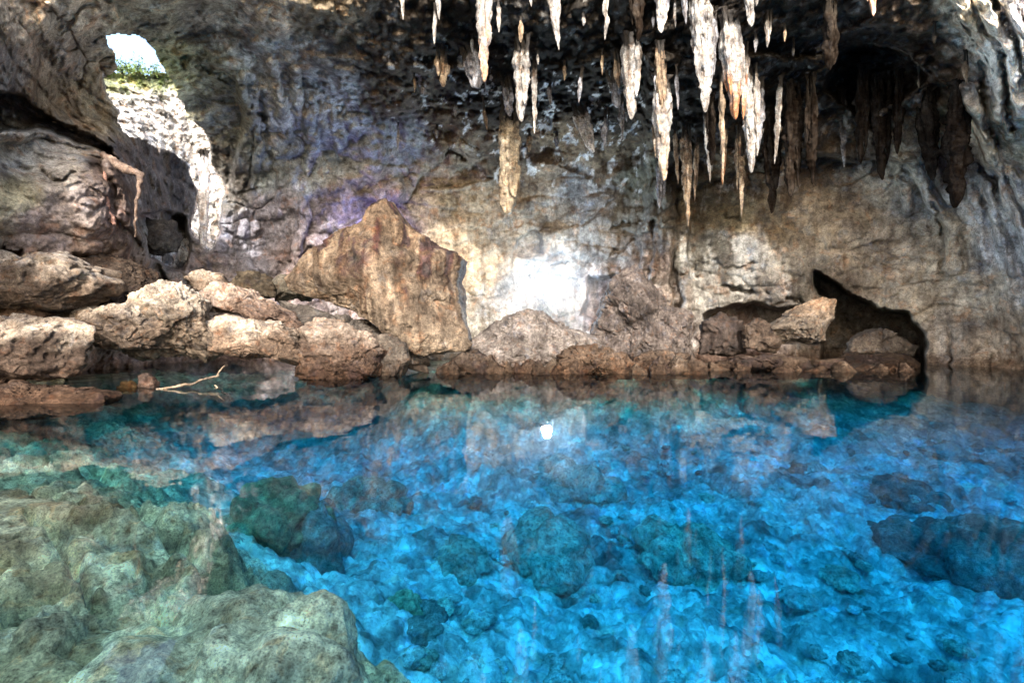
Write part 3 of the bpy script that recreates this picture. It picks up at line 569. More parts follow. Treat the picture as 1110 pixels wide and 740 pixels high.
def stalactite(x, y0, y1, w, label, colr=(.62, .61, .58), D=None, lean=0, seed=0, root=14, blunt=.35, flat=.75, tip=None, name='stalactite', group='white stalactites hanging from the dark roof', cat='stalactite', mat=None):
    """x, y0..y1: where it shows in the photograph; w: width in px"""
    y0r = y0 - root
    Dd = D if D else max(13.2, Dat(x, max(y0r, -20)) - .15)
    if not D: Dd = min(Dd, Dat(x, (y0 + y1) / 2) - w / F * 12)
    Dd = max(Dd, 10)
    z1 = H + (HY - y1) / F * Dd; z0 = H + (HY - y0r) / F * Dd
    Lh = z0 - z1; rw = w / F * Dd * .5; rq = np.random.RandomState(seed + 9)
    fd = root / max(1., y1 - y0r); parts = []
    n = 1 if w < 8 else 2 if w < 12 else 4 if w < 18 else 5
    for k in range(n):
        if k == 0: parts.append(spike(rw * (.85 if n == 1 else .62), Lh, seed, blunt, flat, colr, fd, tip, lean / F * Dd, dx=0 if n < 3 else rq.uniform(-.2, .2) * rw))
        else:
            sd = 1 if k % 2 else -1; ln = rq.uniform(.55, .93)
            parts.append(spike(rw * rq.uniform(.28, .48), Lh * ln, seed * 7 + k, blunt * 1.2, flat, colr, min(.8, fd / ln * rq.uniform(.8, 1.5)), tip, lean / F * Dd * ln, dx=sd * rw * rq.uniform(.35, .68), dy=rw * rq.uniform(-.5, .5)))
    off = 0; PV, FV, CV = [], [], []
    for P, f, c in parts: PV.append(P); FV.append(f + off); CV.append(c); off += len(P)
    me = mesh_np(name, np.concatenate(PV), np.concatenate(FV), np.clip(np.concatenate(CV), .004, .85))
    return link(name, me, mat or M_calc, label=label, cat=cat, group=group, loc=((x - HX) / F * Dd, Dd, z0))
WHT = (.25, .255, .258); CRM = (.21, .17, .125); BL = (.19, .205, .24)
RUST = (.22, .10, .045)
SL = [  # x, y0, y1, w, colour, tip, lean, label
 (433, -12, 22, 7, WHT, None, 4, 'short white stalactite left of the two at the upper left of the roof'),
 (473, -12, 22, 9, WHT, None, 3, 'short crooked white stalactite cut by the top edge above the two stubby ones'),
 (471, 18, 50, 7, WHT, None, 0, 'thin ragged white stalactite above the blunt cream tooth'),
 (479, 64, 95, 14, CRM, None, 0, 'blunt cream tooth shaped stalactite left of the longest white one'),
 (507, 62, 98, 22, BL, None, 12, 'broad ragged bluish flake of dripstone beside the longest white stalactite'),
 (524, -18, 90, 18, WHT, (.25, .17, .12), 0, 'long thick white stalactite with rusty tip reaching from the top edge'),
 (541, 8, 36, 6, WHT, None, 0, 'tiny white stalactite right of the long thick white one'),
 (570, -12, 8, 8, WHT, None, 6, 'very short white stalactite at the top edge left of the leaning one'),
 (597, -14, 55, 13, WHT, None, 8, 'white dagger stalactite leaning right from the top edge'),
 (658, -14, 44, 9, WHT, None, -2, 'slim crooked white stalactite alone at the top edge in the middle'),
 (566, 54, 132, 18, WHT, None, -2, 'tall white stalactite forming the left half of the pair above the fluted column'),
 (579, 76, 146, 9, WHT, None, 0, 'thin white stalactite forming the right half of the pair above the fluted column'),
 (549, 98, 126, 14, BL, None, 4, 'short ragged white stalactite just above the fluted cream column'),
 (523, 118, 142, 5, CRM, None, 5, 'tiny cream splinter left of the fluted cream column'),
 (630, 86, 112, 8, BL, None, -3, 'small blue white dripstone above the small ragged patch'),
 (627, 126, 166, 18, WHT, None, 14, 'ragged white dripstone patch low on the roof in the middle'),
 (657, 130, 160, 10, BL, None, -2, 'small leaning white flake right of the ragged patch'),
 (665, 68, 96, 10, CRM, None, 6, 'cream flake at the shoulder of the wide ragged cluster'),
 (662, 92, 118, 14, BL, None, 8, 'bluish flake below the cream shoulder flake'),
 (672, 116, 150, 7, WHT, None, 3, 'thin white spike below the bluish flake'),
 (682, 50, 130, 20, WHT, None, 2, 'wide ragged white stalactite with black pits above the low white spike'),
 (714, 60, 118, 14, CRM, None, 4, 'cream upper stem of the forked ragged cluster'),
 (718, 96, 196, 20, WHT, (.2, .16, .12), 0, 'thick white pointed body of the forked ragged cluster'),
 (733, 84, 120, 7, BL, None, 2, 'small spike at the right side of the forked ragged cluster'),
 (718, -12, 36, 15, BL, (.6, .58, .52), 0, 'blunt bluish white stalactite at the top edge, left of the small pair'),
 (732, 8, 30, 5, WHT, None, 0, 'tiny spike between the blunt bluish one and its slim neighbour'),
 (740, -14, 27, 9, BL, None, 4, 'slim bluish white stalactite at the top edge beside the blunt bluish one'),
 (759, 0, 122, 20, WHT, None, 4, 'longest white spear stalactite in the right cluster'),
 (773, 22, 92, 12, BL, None, -2, 'smooth bluish stalactite touching the right side of the long white spear'),
 (791, 28, 130, 20, WHT, RUST, 6, 'white stalactite with rust red point right of the smooth bluish one'),
 (806, 60, 130, 11, WHT, RUST, 0, 'slim pale stalactite with orange streaks beside the rust pointed one'),
 (813, -14, 30, 16, WHT, None, 2, 'ragged white stalactite at the top edge above the slim pale one'),
 (832, 26, 52, 9, WHT, None, 0, 'small detached white stalactite right of the top edge ragged one'),
 (812, 84, 188, 16, WHT, None, 4, 'tall ragged white stalactite in the low right cluster'),
 (824, 98, 165, 11, BL, None, -3, 'bluish stalactite overlapping the tall ragged one in the low right cluster'),
 (846, 96, 178, 8, WHT, None, -6, 'slender hooked white stalactite at the right end of the low cluster'),
 (860, 54, 62, 5, WHT, None, 0, 'single tiny white tooth on the dark roof right of centre'),
 (782, 94, 200, 6, CRM, None, 2, 'thin cream rod stalactite hanging below the rust pointed one'),
 (716, 178, 226, 12, BL, None, 0, 'pale bluish dagger hanging low below the forked cluster'),
 (731, 146, 200, 7, CRM, None, 4, 'thin yellowish spike right of the low bluish dagger'),
 (743, 148, 246, 13, CRM, None, 3, 'long yellowish stalactite pointing at the diagonal ledge'),
 (755, 160, 218, 7, CRM, None, -2, 'thin yellowish rod just right of the long yellowish one'),
 (764, 128, 198, 8, WHT, None, 6, 'narrow white rod leaning right below the long white spear'),
 (786, 140, 200, 8, CRM, RUST, -3, 'narrow tan spike beside the leaning narrow white rod'),
 (799, 150, 206, 7, CRM, None, 0, 'short tan spike left of the low right cluster'),
 (804, 170, 236, 8, CRM, None, 0, 'lowest thin tan stalactite in front of the shaded wall'),
 (912, 112, 182, 11, WHT, None, 2, 'lone pale stalactite with ragged left side against the right wall'),
 (996, 86, 96, 5, CRM, None, 0, 'tiny pale tooth near the dark hollow at the right'),
 (1013, 38, 48, 6, CRM, None, 0, 'tiny tan tooth under the roof at the far right'),
 (942, -14, 18, 12, (.5, .25, .15), (.6, .4, .3), 4, 'short orange brown stalactite at the top edge on the right'),
 (1046, 68, 92, 9, CRM, None, 2, 'small cream tooth left of the right flowstone ribs'),
 (886, 218, 222, 4, CRM, None, 0, None),
]
for k, (x, y0, y1, w, c, tip, lean, lab) in enumerate(SL):
    if not lab: continue
    stalactite(x, y0, y1, w * 1.18, lab, c, seed=k + 1, tip=tip, lean=lean, blunt=.34 if w > 13 else .55, flat=.6 + .3 * ((k * 7) % 5) / 5)
rq_ = np.random.RandomState(12)
for k in range(34):
    x_ = rq_.uniform(425, 870); y_ = rq_.uniform(15, 150); h_ = rq_.uniform(7, 26)
    stalactite(x_, y_, y_ + h_, rq_.uniform(3.5, 8), 'tiny ragged pale stalactite among the larger ones on the dark roof', [WHT, BL, CRM][k % 3], seed=200 + k, root=6, blunt=.5, group='tiny pale stalactites scattered over the dark roof')
stalactite(552, 132, 232, 25, 'thick fluted cream column of dripstone hanging in front of the tan wall', (.18, .157, .118), seed=77, blunt=.16, root=26, group=None, cat='stalactite', flat=.8)
# dark ones: dark brown pendants of the roof
GD = 'dark brown stalactites of the roof'
for k, (x, y0, y1, w, lean, lab) in enumerate([
 
  (1005, 120, 196, 26, 6, 'dark brown lobe left of the large dark lobe by the ribs'),
 (1040, 110, 226, 34, -2, 'large dark brown lobe hanging between the right flowstone ribs'), 
  (690, -5, 46, 20, 2, 'dull brown pendant above the wide ragged white stalactite'),
 (858, 110, 215, 22, 0, 'dark pendant right of the slender hooked white one'), (880, 100, 200, 16, 0, 'dark thin pendant left of the lone pale stalactite'),
 (934, 90, 178, 16, 0, 'dark pendant right of the lone pale stalactite'), (955, 100, 196, 20, 2, 'dark pendant below the roof hollow on the right'),
 (975, 96, 168, 14, -2, 'dark slim pendant at the right edge of the roof hollow'), (900, 20, 76, 22, 0, 'dark stub pendant at the left of the roof hollow'),
  
 (770, 120, 180, 14, 0, 'dark pendant behind the narrow white rod'), (836, 150, 232, 20, 0, 'dark pendant pointing at the shaded wall right of the low cluster')]):
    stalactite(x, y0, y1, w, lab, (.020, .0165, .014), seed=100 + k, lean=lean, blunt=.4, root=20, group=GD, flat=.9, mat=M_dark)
# white tongue of rock below the skylight and ribs as hanging flowstone
stalactite(221, 170, 268, 15, 'bright white dripstone tongue at the lower end of the sunlit rock', (.5, .5, .52), seed=60, blunt=.2, root=6, group=None, D=22.6)

# hanging root with pale bracket
def tube(name, pts, rad, mat, label=None, cat=None, parent=None, n=8, seed=0, wob=.0, colr=(.4, .3, .2), group=None):
    pts = np.array(pts, float); out = []
    seg = []
    for a, b in zip(pts, pts[1:]):
        for t in np.linspace(0, 1, 12, endpoint=False): seg.append(a * (1 - t) + b * t)
    seg.append(pts[-1]); S = np.array(seg)
    S += wob * np.stack([fbm(S + seed, .5, 3, .6, k) for k in (1, 2, 3)], -1)
    r = np.interp(np.linspace(0, 1, len(S)), np.linspace(0, 1, len(rad)), rad)
    tg = np.gradient(S, axis=0); tg /= np.linalg.norm(tg, axis=1)[:, None]
    u = np.cross(tg, np.array([.13, .97, .2])); u /= np.linalg.norm(u, axis=1)[:, None]; v = np.cross(tg, u)
    a = np.linspace(0, 2 * math.pi, n, endpoint=False)
    P = S[:, None] + r[:, None, None] * (np.cos(a)[None, :, None] * u[:, None] + np.sin(a)[None, :, None] * v[:, None])
    P = P.reshape(-1, 3); i = np.arange(len(S) * n).reshape(-1, n); j = np.roll(i, -1, axis=1)
    f = np.stack([i[:-1], i[1:], j[1:], j[:-1]], -1).reshape(-1, 4)
    P = P + .25 * r.repeat(n)[:, None] * np.stack([fbm(P + seed, .08, 2, .6, k) for k in (4, 5, 6)], -1)
    o = pts[0]
    return link(name, mesh_np(name, P - o, f, np.tile(np.array(colr), (len(P), 1))), mat, label=label, cat=cat, parent=parent, loc=o, group=group)
def w1(x, y, d): return W(np.array([float(x)]), np.array([float(y)]), np.array([float(d)]))[0]
M_wood = rock_mat('dry_root', size=.15, bump=.5, streak=.3, waterline=False)
tube('hanging_root', [w1(112, 168, 15.3), w1(124, 176, 15.2), w1(138, 184, 15.2), w1(153, 190, 15.2), w1(152, 204, 15.2), w1(149, 222, 15.2), w1(147, 238, 15.3), w1(146, 256, 15.6)], [.1, .13, .15, .10, .06, .045, .04, .03], M_wood, 'pale root hooked over the left rock and hanging straight down', 'root', wob=.06, colr=(.13, .10, .085))
tube('hanging_root', [w1(118, 176, 15.1), w1(113, 210, 15.0), w1(116, 226, 15.0), w1(124, 244, 14.9)], [.05, .08, .1, .05], M_wood, 'short pinkish root left of the hooked pale root', 'root', wob=.08, colr=(.2, .12, .1))
tube('branch', [w1(168, 423, 12.2), w1(200, 417, 12.4), w1(235, 409, 13.2), w1(243, 396, 13.8)], [.02, .035, .03, .018], M_wood, 'thin pale branch lying on the water by the dark undercut', 'branch', wob=.06, colr=(.15, .12, .09))
tube('branch', [w1(233, 418, 12.8), w1(244, 426, 12.0), (w1(252, 434, 11.1))], [.015, .025, .012], M_wood, 'short bare twig poking from the water right of the pale branch', 'branch', wob=.04, colr=(.24, .19, .14))

# ------------------------------------------------------------------ pool bed
bed = tps([(x * 10, y * 10, z) for x, y, z in [
 (-8.2, 12, -2.0), (-11, 9.5, -.7), (-12, 7, -.5), (-14, 4, .2), (-9, 8, -1.0), (-6.6, 9.6, -1.8), (-6, 8, -1.2), (-7, 5, -.5), (-4.5, 4.6, -.32), (-3.0, 5.0, -.45), (-4, 3, -.3), (-2.4, 3.2, -.75), (-2.2, 2.2, -.8), (-5, 1, -.4), (-8, 1, -.2),
 (-4.2, 9, -2.4), (-3.3, 7, -2.2), (-5, 11, -2.8), (-7, 14, -3.0), (-4, 15, -2.8), (-9, 16, -2.2), (-2.6, 5.4, -1.9),
 (-1.0, 3.0, -2.6), (-.6, 2, -2.6), (-1.6, 5.5, -2.6), (-2, 8, -3.0), (-2, 11, -3.2), (0, 4, -3.8), (0, 7, -4.0), (0, 11, -4.0), (0, 15, -2.8), (0, 16.6, -2.0), (0, 18.4, -.35), (-4, 18.2, -.5),
 (4, 4, -4.2), (4, 8, -4.3), (4, 13, -3.3), (5, 16.2, -2.2), (5, 18.2, -.5), (8, 6, -4.3), (9, 10, -4.1), (9, 15, -2.6), (10, 18, -1.8), (11, 20.5, -.4), (14, 8, -3.6), (15, 13, -2.6), (16, 18, -1.6), (4, 24, -.1), (-5, 24, -.1), (12, 25, -.2), (20, 22, -2), (20, 14, -2.5), (20, 6, -3), (8, 0, -4), (0, 0, -3), (-12, 16, -.5), (-14, 12, .2), (-14, 22, -1), (30, 30, -2), (-20, 30, -1), (-22, 5, .5)]])
nu2, nv2 = 760, 620
aa = np.linspace(-1.35, 1.35, nu2); yy = 1.0 * np.exp(np.linspace(0, math.log(31), nv2))
Ag, Yg = np.meshgrid(aa, yy); X = (Ag * Yg).ravel(); Y = Yg.ravel() + 0
Z = bed(X * 10, Y * 10); Z = np.where(Z < -2.6, -2.6 + (Z + 2.6) * .6, Z)
PP = np.stack([X, Y, Z], -1)
big = fbm(PP * np.array([1, 1, .5]), 3.2, 4, .55, 31)
deep = sst(-.9, -2.2, Z)
Z = Z + (.28 + .10 * deep) * big + .08 * ridged(PP, 1.1, 4, .55, 32)
wa, wb = worley(np.stack([X, Y, X * 0], -1) + .2 * np.stack([fbm(PP, .8, 2, .5, k) for k in (1, 2, 3)], -1), 1.5, 2, True)
Z = Z + .13 * sst(0, .35, wb - wa)
XY = np.stack([X, Y, X * 0], -1); XW = XY + .12 * np.stack([fbm(PP, .4, 2, .5, k) for k in (4, 5, 6)], -1)
XS = XY + .25 * np.stack([fbm(PP, .7, 3, .6, k) for k in (14, 15, 16)], -1); sa3, sb3, sc3 = worley(XS * np.array([.7, 1, 1]), 1.1, 1, 3); sa4, sb4, sc4 = worley(XS, .38, 3, 3)
wa, wb, wc = worley(XW, .42, 4, 3); va_, vb_, vc_ = worley(XW, .19, 6, 3)
Z = Z + (.04 + .055 * deep * (.3 + wc)) * sst(0, .4, wb - wa) + .045 * deep * sst(0, .4, vb_ - va_) * vc_ + .03 * fbm(PP, .25, 3, .6, 33) + (1 - deep) * (.30 * (sc3 - .5) * sst(0, .12, sb3 - sa3) + .13 * (sc4 - .5) * sst(0, .15, sb4 - sa4) + .08 * ridged(PP, .55, 4, .6, 51) + .05 * sst(.0, .12, fbm(PP, 1.0, 3, .5, 52)))
def pw(px_, py_, z=-.5):
    D = (H - z) / ((py_ - HY) / F); return ((px_ - HX) / F * D, D)
for ln, wd, dp in [([(60, 760), (110, 715), (160, 685), (215, 662), (250, 645)], .13, .9), ([(-20, 700), (15, 675), (50, 664)], .10, .5), ([(95, 540), (140, 556), (200, 590)], .12, .3), ([(-20, 640), (60, 622), (130, 612)], .05, .2),
                   ([(225, 600), (275, 648)], .10, .3), ([(20, 560), (90, 585), (150, 580)], .06, .2), ([(180, 515), (240, 530), (300, 560)], .14, .35), ([(0, 500), (120, 505), (200, 495)], .12, .2), ([(30, 600), (100, 650), (150, 660)], .05, .2)]:
    xw, yw = X + .12 * fbm(PP, .6, 3, .6, 61), Y + .12 * fbm(PP, .6, 3, .6, 62)
    Z = Z - dp * np.exp(-(line_d(xw, yw, [pw(*q) for q in ln]) / wd) ** 2)
Z = np.where(X < -1.5, np.minimum(Z, -.12 + .25 * sst(-9, -12, X) + .04 * big), Z)
Z = np.where(Y > 14.5, np.minimum(Z, -.14), Z)
PP = np.stack([X, Y, Z], -1)
sh = sst(-2.6, -.7, Z)
n1 = fbm(PP, 1.1, 5, .6, 34)
cold = np.array([.90, .90, .87]); green = np.array([.74, .68, .42]); brown = np.array([.30, .24, .12])
dk = sst(.15, .55, fbm(PP, 1.6, 5, .65, 35)) * (1 - sh)
c = cold[None] * (.9 + .25 * n1)[:, None] * (1 - .16 * (wc < .35) * sst(.02, .1, wb - wa))[:, None] * (.85 + .3 * vc_)[:, None]; c = c * (1 - .5 * dk)[:, None]
gs = green[None] * (1 + .55 * n1)[:, None]; bs = sst(.0, .4, fbm(PP * np.array([1, 1.6, 1]), .9, 4, .6, 36)) * .7
gs = gs * (1 - bs)[:, None] + brown * bs[:, None]
c = c * (1 - sh)[:, None] + gs * sh[:, None]
bfz = grid_faces(nu2, nv2); isb = (Z[bfz].mean(1) + .5 * fbm(PP[bfz[:, 0]], 1.2, 3, .5, 71)) > -1.5; isb &= Y[bfz].mean(1) < 14
for nm, mk, mt in (('rock_shelf', isb, M_sub), ('pool_bed', ~isb, M_floor)):
    v, f, cc = compact(PP, bfz[mk], np.clip(c, .03, .9)); link(nm, mesh_np(nm, v, f, cc), mt, kind='structure')

# submerged rocks (each its own)
rs = np.random.RandomState(5)
def bed_z(x, y):
    z = float(bed(np.array([x * 10.]), np.array([y * 10.]))[0]); return -2.6 + (z + 2.6) * .6 if z < -2.6 else z
def stone(name, x, y, z, r, label, colr, seed, n=5, cat='rock', group=None, rot=0, mat=None):
    V, Fc = ico(n); P = V * np.array(r); pr = np.abs(V) ** 1.0
    sc = max(r) * .8; Q = P + seed * 2.9
    P = P * (1 - .0) ; w1_, w2_ = worley(Q, sc * 1.0, seed % 7, True)
    d = .22 * sc * sst(0, .35, w2_ - w1_) + .16 * sc * fbm(Q, sc, 4, .55, 1) + .07 * sc * ridged(Q, sc * .5, 3, .6, 2) - .12 * sc
    P = P + V * d[:, None]
    ca, sa = math.cos(rot), math.sin(rot); P = np.stack([P[:, 0] * ca - P[:, 1] * sa, P[:, 0] * sa + P[:, 1] * ca, P[:, 2]], -1)
    c = np.array(colr)[None] * (.9 + .45 * fbm(Q, .5 * sc + .1, 4, .6, 3))[:, None]
    return link(name, mesh_np(name, P, Fc, np.clip(c, .03, .85)), mat or M_sub, label=label, cat=cat, group=group, loc=(x, y, z))
GRN = (.74, .72, .46)
stone('submerged_boulder', -1.75, 2.95, -.86, (.95, .75, .55), 'big pale green rounded rock just under the surface at the bottom left', GRN, 1, 7, 'rock')
stone('submerged_boulder', -1.05, 3.15, -1.25, (.42, .45, .5), 'green block at the right end of the near submerged rocks', (.74, .76, .46), 2, 6, 'rock')
stone('submerged_boulder', -2.9, 2.7, -.85, (.75, .6, .42), 'mossy rock beside the dark crack at the bottom left corner', (.56, .5, .28), 3, 6, 'rock')
def stone_px(px_, py_, zt, r, label, colr, seed, n=6):
    D = (H - zt) / ((py_ - HY) / F); x = (px_ - HX) / F * D
    return stone('submerged_boulder', x, D, zt - r[2] * .3, r, label, colr, seed, n, 'rock', rot=seed)
stone_px(595, 585, -3.10, (1.3, .8, .5), 'angular teal slab lying on the blue pool bed in the middle', (.6, .64, .55), 11)
stone_px(745, 592, -3.10, (1.1, .8, .6), 'rounded teal boulder on the pool bed right of the middle slab', (.64, .68, .56), 12)
stone_px(1080, 600, -2.86, (1.2, 1.0, .9), 'dark sunken boulder on the pool bed at the right edge', (.30, .34, .32), 13)
stone_px(1000, 590, -3.16, (1.3, .8, .4), 'dark flat rock left of the dark sunken boulder', (.30, .34, .32), 14)
stone_px(900, 518, -2.86, (1.1, .8, .35), 'pale flat stone lying far out on the pool bed at the right', (.85, .85, .8), 15)
stone_px(862, 522, -3.04, (.8, .8, .7), 'dark rock left of the pale flat stone', (.30, .34, .32), 16)
stone_px(980, 535, -2.98, (1.1, .9, .5), 'dark sunken rock right of the pale flat stone', (.30, .34, .32), 17)
stone_px(620, 520, -2.86, (1.6, 1.0, .6), 'large pale sunken slab below the light reflection', (.72, .74, .66), 18)
stone_px(340, 590, -2.4, (.5, .9, 1.2), 'steep dark sunken rock at the foot of the left shelf', (.30, .34, .32), 19)
stone_px(300, 560, -1.8, (.9, .8, .8), 'green sunken boulder at the edge of the left shelf', (.3, .36, .22), 20)
stone_px(440, 655, -2.86, (.35, .25, .25), 'small bright green stone on the slope under the left shelf', (.5, .6, .4), 21, 5)
stone_px(455, 690, -2.98, (.35, .3, .15), 'small dark flat stone below the bright green one', (.1, .12, .12), 22, 5)
stone_px(925, 715, -3.28, (.18, .18, .12), 'bright pale round stone near the bottom edge', (.8, .8, .75), 23, 5)
stone_px(500, 600, -2.98, (.7, .5, .35), 'pale teal rock left of the middle slab', (.55, .56, .48), 24, 5)
stone_px(400, 540, -2.68, (1.0, .8, .6), 'pale sunken rock at the far side of the deep slope', (.45, .48, .4), 25, 5)
# scattered rubble on the bed, each stone its own, looks differ by tone
tones = [((.9, .9, .86), 'pale rubble stone on the blue pool bed'), ((.62, .68, .56), 'greenish rubble stone on the blue pool bed'), ((.34, .38, .36), 'dark rubble stone on the blue pool bed')]
protos = []
for k in range(6):
    pr = stone('rubble_stone', 0, 0, 0, (.2, .17 + .02 * k, .12), tones[k % 3][1], tones[k % 3][0], 40 + k, 4, 'stone', ['pale', 'greenish', 'dark'][k % 3] + ' rubble stones strewn over the pool bed')
    protos.append(pr)
cnt = 0
while cnt < 210:
    x, y = rs.uniform(-3, 15), 4.2 * math.exp(rs.uniform(0, 1.35))
    if abs(x) > y * 1.05 or x < -1.2 - .02 * y: continue
    k = rs.choice([0, 0, 0, 3, 3, 3, 1, 4, 2, 5]); s = rs.uniform(.45, 1.0) ** 1.5 * (1.7 if rs.rand() < .12 else .95)
    o = protos[k] if protos[k].location.length == 0 else protos[k].copy()
    if o.name not in COL.objects: COL.objects.link(o)
    o.location = (x, y, bed_z(x, y) + .18); o.scale = (s, s, s * .8); o.rotation_euler = (rs.uniform(-.3, .3), rs.uniform(-.3, .3), rs.uniform(0, 6.28)); cnt += 1

# ------------------------------------------------------------------ water
mw, N, L = new_mat('clear_pool_water')
out = N.new('ShaderNodeOutputMaterial'); fr = nd(N, 'ShaderNodeFresnel', i_IOR=1.33)
tr = N.new('ShaderNodeBsdfTransparent'); tr.inputs[0].default_value = (.97, .99, 1, 1)
gl = N.new('ShaderNodeBsdfGlossy'); gl.inputs['Roughness'].default_value = .015
ms = N.new('ShaderNodeMixShader'); L.new(fr.outputs[0], ms.inputs[0]); L.new(tr.outputs[0], ms.inputs[1]); L.new(gl.outputs[0], ms.inputs[2]); L.new(ms.outputs[0], out.inputs['Surface'])
geo = N.new('ShaderNodeNewGeometry')
nA = noise(N, L, geo.outputs['Position'], .9, 2, .5, .3); nB = noise(N, L, geo.outputs['Position'], 4.5, 2, .5)
hh = math_n(N, L, 'ADD', math_n(N, L, 'MULTIPLY', nA, 1.0), math_n(N, L, 'MULTIPLY', nB, .12))
bp = N.new('ShaderNodeBump'); bp.inputs['Strength'].default_value = 1; bp.inputs['Distance'].default_value = .005
L.new(hh, bp.inputs['Height']); L.new(bp.outputs[0], gl.inputs['Normal']); L.new(bp.outputs[0], fr.inputs['Normal'])
va = N.new('ShaderNodeVolumeAbsorption'); va.inputs['Color'].default_value = (.0, .84, .978, 1); va.inputs['Density'].default_value = .36
vsn = N.new('ShaderNodeVolumeScatter'); vsn.inputs['Color'].default_value = (.03, .75, .95, 1); vsn.inputs['Density'].default_value = .007
ad = N.new('ShaderNodeAddShader'); L.new(va.outputs[0], ad.inputs[0]); L.new(vsn.outputs[0], ad.inputs[1]); L.new(ad.outputs[0], out.inputs['Volume'])
bv = np.array([(-34, -14, -12), (34, -14, -12), (34, 36, -12), (-34, 36, -12), (-34, -14, 0), (34, -14, 0), (34, 36, 0), (-34, 36, 0)], float)
bf = np.array([(3, 2, 1, 0), (4, 5, 6, 7), (0, 1, 5, 4), (1, 2, 6, 5), (2, 3, 7, 6), (3, 0, 4, 7)])
link('water', mesh_np('water', bv, bf, smooth=False), mw, kind='structure')

# ------------------------------------------------------------------ floodlight, violet lamp and an added turquoise light
def emis(name, c, s):
    m, N, L = new_mat(name); o = N.new('ShaderNodeOutputMaterial'); e = N.new('ShaderNodeEmission')
    e.inputs[0].default_value = (*c, 1); e.inputs[1].default_value = s; L.new(e.outputs[0], o.inputs[0]); return m
def plain(name, c, r=.5, metal=0):
    m, N, L = new_mat(name); o = N.new('ShaderNodeOutputMaterial'); b = N.new('ShaderNodeBsdfPrincipled')
    geo = N.new('ShaderNodeNewGeometry'); n = noise(N, L, geo.outputs['Position'], 30, 4)
    L.new(mix(N, L, 'MULTIPLY', 1, c, ramp(N, L, n, [(.3, .7), (.7, 1.2)])), b.inputs['Base Color']); b.inputs['Roughness'].default_value = r; b.inputs['Metallic'].default_value = metal
    L.new(b.outputs[0], o.inputs[0]); return m
M_blk = plain('lamp_housing', (.03, .03, .03))
import bmesh
def disc(r, depth, seg=24, bevel=.0):
    bm = bmesh.new(); bmesh.ops.create_cone(bm, cap_ends=True, segments=seg, radius1=r, radius2=r * .92, depth=depth)
    if bevel: bmesh.ops.bevel(bm, geom=[e for e in bm.edges if len(e.link_faces) == 2 and e.calc_face_angle() > .8], offset=bevel, segments=2, affect='EDGES')
    me = bpy.data.meshes.new('disc'); bm.to_mesh(me); bm.free(); return me
def floodlight(pos, r, label, ecol, es, power, lcol, aim, name='floodlight', wide=False):
    root = link(name, None, None, label=label, cat='lamp', loc=pos)
    root.rotation_euler = aim
    link('housing', disc(r, r * .9, bevel=r * .06), M_blk, parent=root)
    lens = link('lens', disc(r * .86, r * .1), emis(name + '_lens_glow', ecol, es), parent=root); lens.location = (0, 0, r * .52)
    bm = bmesh.new()
    for sx in (-1, 1):
        bmesh.ops.create_cube(bm, size=1); vv = bm.verts[-8:]
        for v in vv: v.co.x = v.co.x * r * .1 + sx * r * 1.12; v.co.y = v.co.y * r * 1.7 - r * .6; v.co.z = v.co.z * r * .3
    me = bpy.data.meshes.new('bracket'); bm.to_mesh(me); bm.free(); link('bracket', me, M_blk, parent=root)
    ld = bpy.data.lights.new(name + '_beam', 'POINT' if wide else 'SPOT'); ld.energy = power; ld.color = lcol; ld.shadow_soft_size = r * .8
    if not wide: ld.spot_size = R(170); ld.spot_blend = 1
    lo = bpy.data.objects.new(name + '_beam', ld); COL.objects.link(lo); lo.parent = root; lo.location = (0, 0, r * 1.3); lo.rotation_euler = (R(180), 0, 0)
    return root
fp = w1(592, 314, Dat(592, 316) - 1.7)
floodlight(fp, .30, 'white floodlight glowing on the rock mound against the back wall', (.86, .93, 1), 80, 750, (.60, .79, 1), (R(80), 0, R(0)), wide=True)
floodlight(w1(398, 240, Dat(398, 240) - 1.5), .08, 'small violet lamp hidden behind the top of the big brown boulder', (.5, .4, 1), 12, 75, (.38, .36, 1), (R(-90), 0, R(0)), name='violet_lamp', wide=True)
floodlight(w1(480, 389, 18.6), .06, 'added turquoise light for the lit water under the right foot of the big brown boulder', (.0, .5, .6), .8, 45, (.05, .8, 1), (R(-90), 0, 0), name='added_teal_light')  # added light for the teal of lit water, no lamp stands there

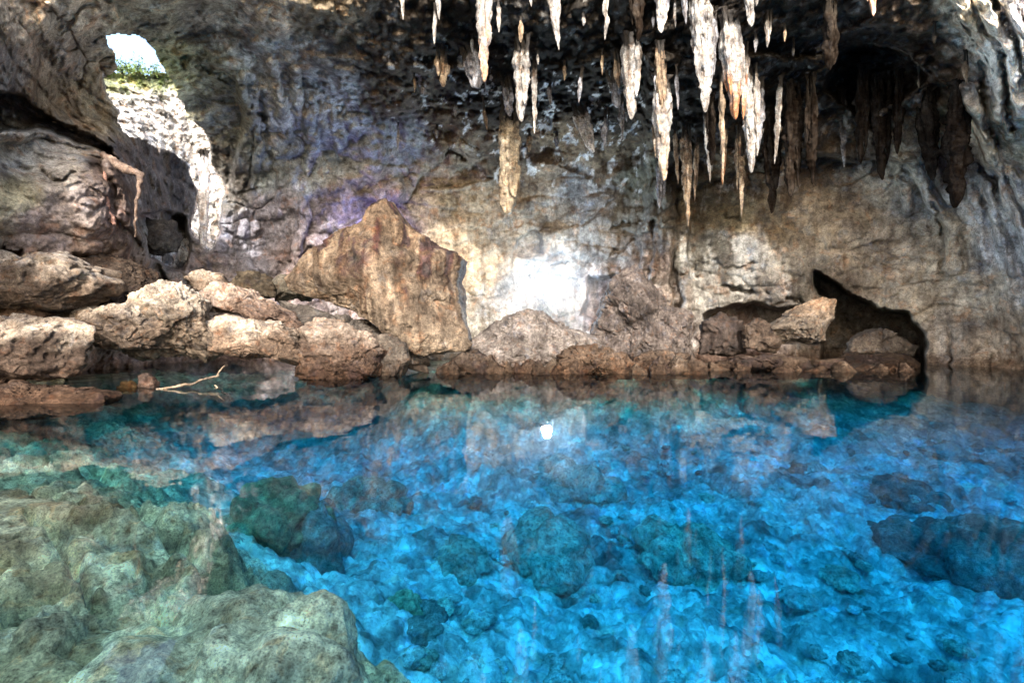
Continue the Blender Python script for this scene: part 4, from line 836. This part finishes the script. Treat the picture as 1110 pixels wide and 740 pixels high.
# added scattering sphere that gives the floodlight its bloom
mm, N, L = new_mat('lamp_bloom'); o_ = N.new('ShaderNodeOutputMaterial'); pv = N.new('ShaderNodeVolumePrincipled'); pv.inputs['Color'].default_value = (.95, .97, 1, 1); pv.inputs['Density'].default_value = .010
L.new(pv.outputs[0], o_.inputs['Volume'])
V_, F_ = ico(4)
link('bloom_haze', mesh_np('bloom_haze', V_ * 2.9, F_), mm, kind='stuff', loc=fp + np.array([0, -.3, 0]), label='added haze sphere for the bloom round the white floodlight', cat='bloom_haze')
# ------------------------------------------------------------------ sky, sun, camera
SUN_EL, SUN_AZ = 30.0, 177.0      # azimuth of the sun seen from the camera, clockwise from straight ahead (+Y): behind the camera
w = bpy.data.worlds.new('World'); scene.world = w; w.use_nodes = True
N, L = w.node_tree.nodes, w.node_tree.links
bg = N['Background']; sk = N.new('ShaderNodeTexSky'); sk.sky_type = 'NISHITA'; sk.sun_disc = False
sk.sun_elevation = R(SUN_EL); sk.sun_rotation = R(SUN_AZ); sk.air_density = 1.0; sk.dust_density = 4
L.new(sk.outputs[0], bg.inputs[0]); bg.inputs[1].default_value = .15
sl = bpy.data.lights.new('sun', 'SUN'); sl.energy = 2.3; sl.angle = R(1.2); sl.color = (1, .95, .89)
so = bpy.data.objects.new('sun', sl); COL.objects.link(so)
so.rotation_euler = (R(90 - SUN_EL), 0, R(180 - SUN_AZ + 180 - 180))
so.location = (0, -20, 20)
cam = bpy.data.cameras.new('camera'); cam.lens = F / 1110 * 36; cam.sensor_width = 36; cam.shift_y = -(370 - HY) / 1110
cam.clip_end = 500; cam.clip_start = .05
co = bpy.data.objects.new('camera', cam); COL.objects.link(co); co.location = (0, 0, H); co.rotation_euler = (R(90), 0, 0); scene.camera = co
vs_ = scene.view_settings; vs_.view_transform = 'Standard'; vs_.look = 'None'; vs_.exposure = 2.4; vs_.gamma = 1
scene.cycles.max_bounces = 8; scene.cycles.diffuse_bounces = 4; scene.cycles.transparent_max_bounces = 12
scene.cycles.use_denoising = True
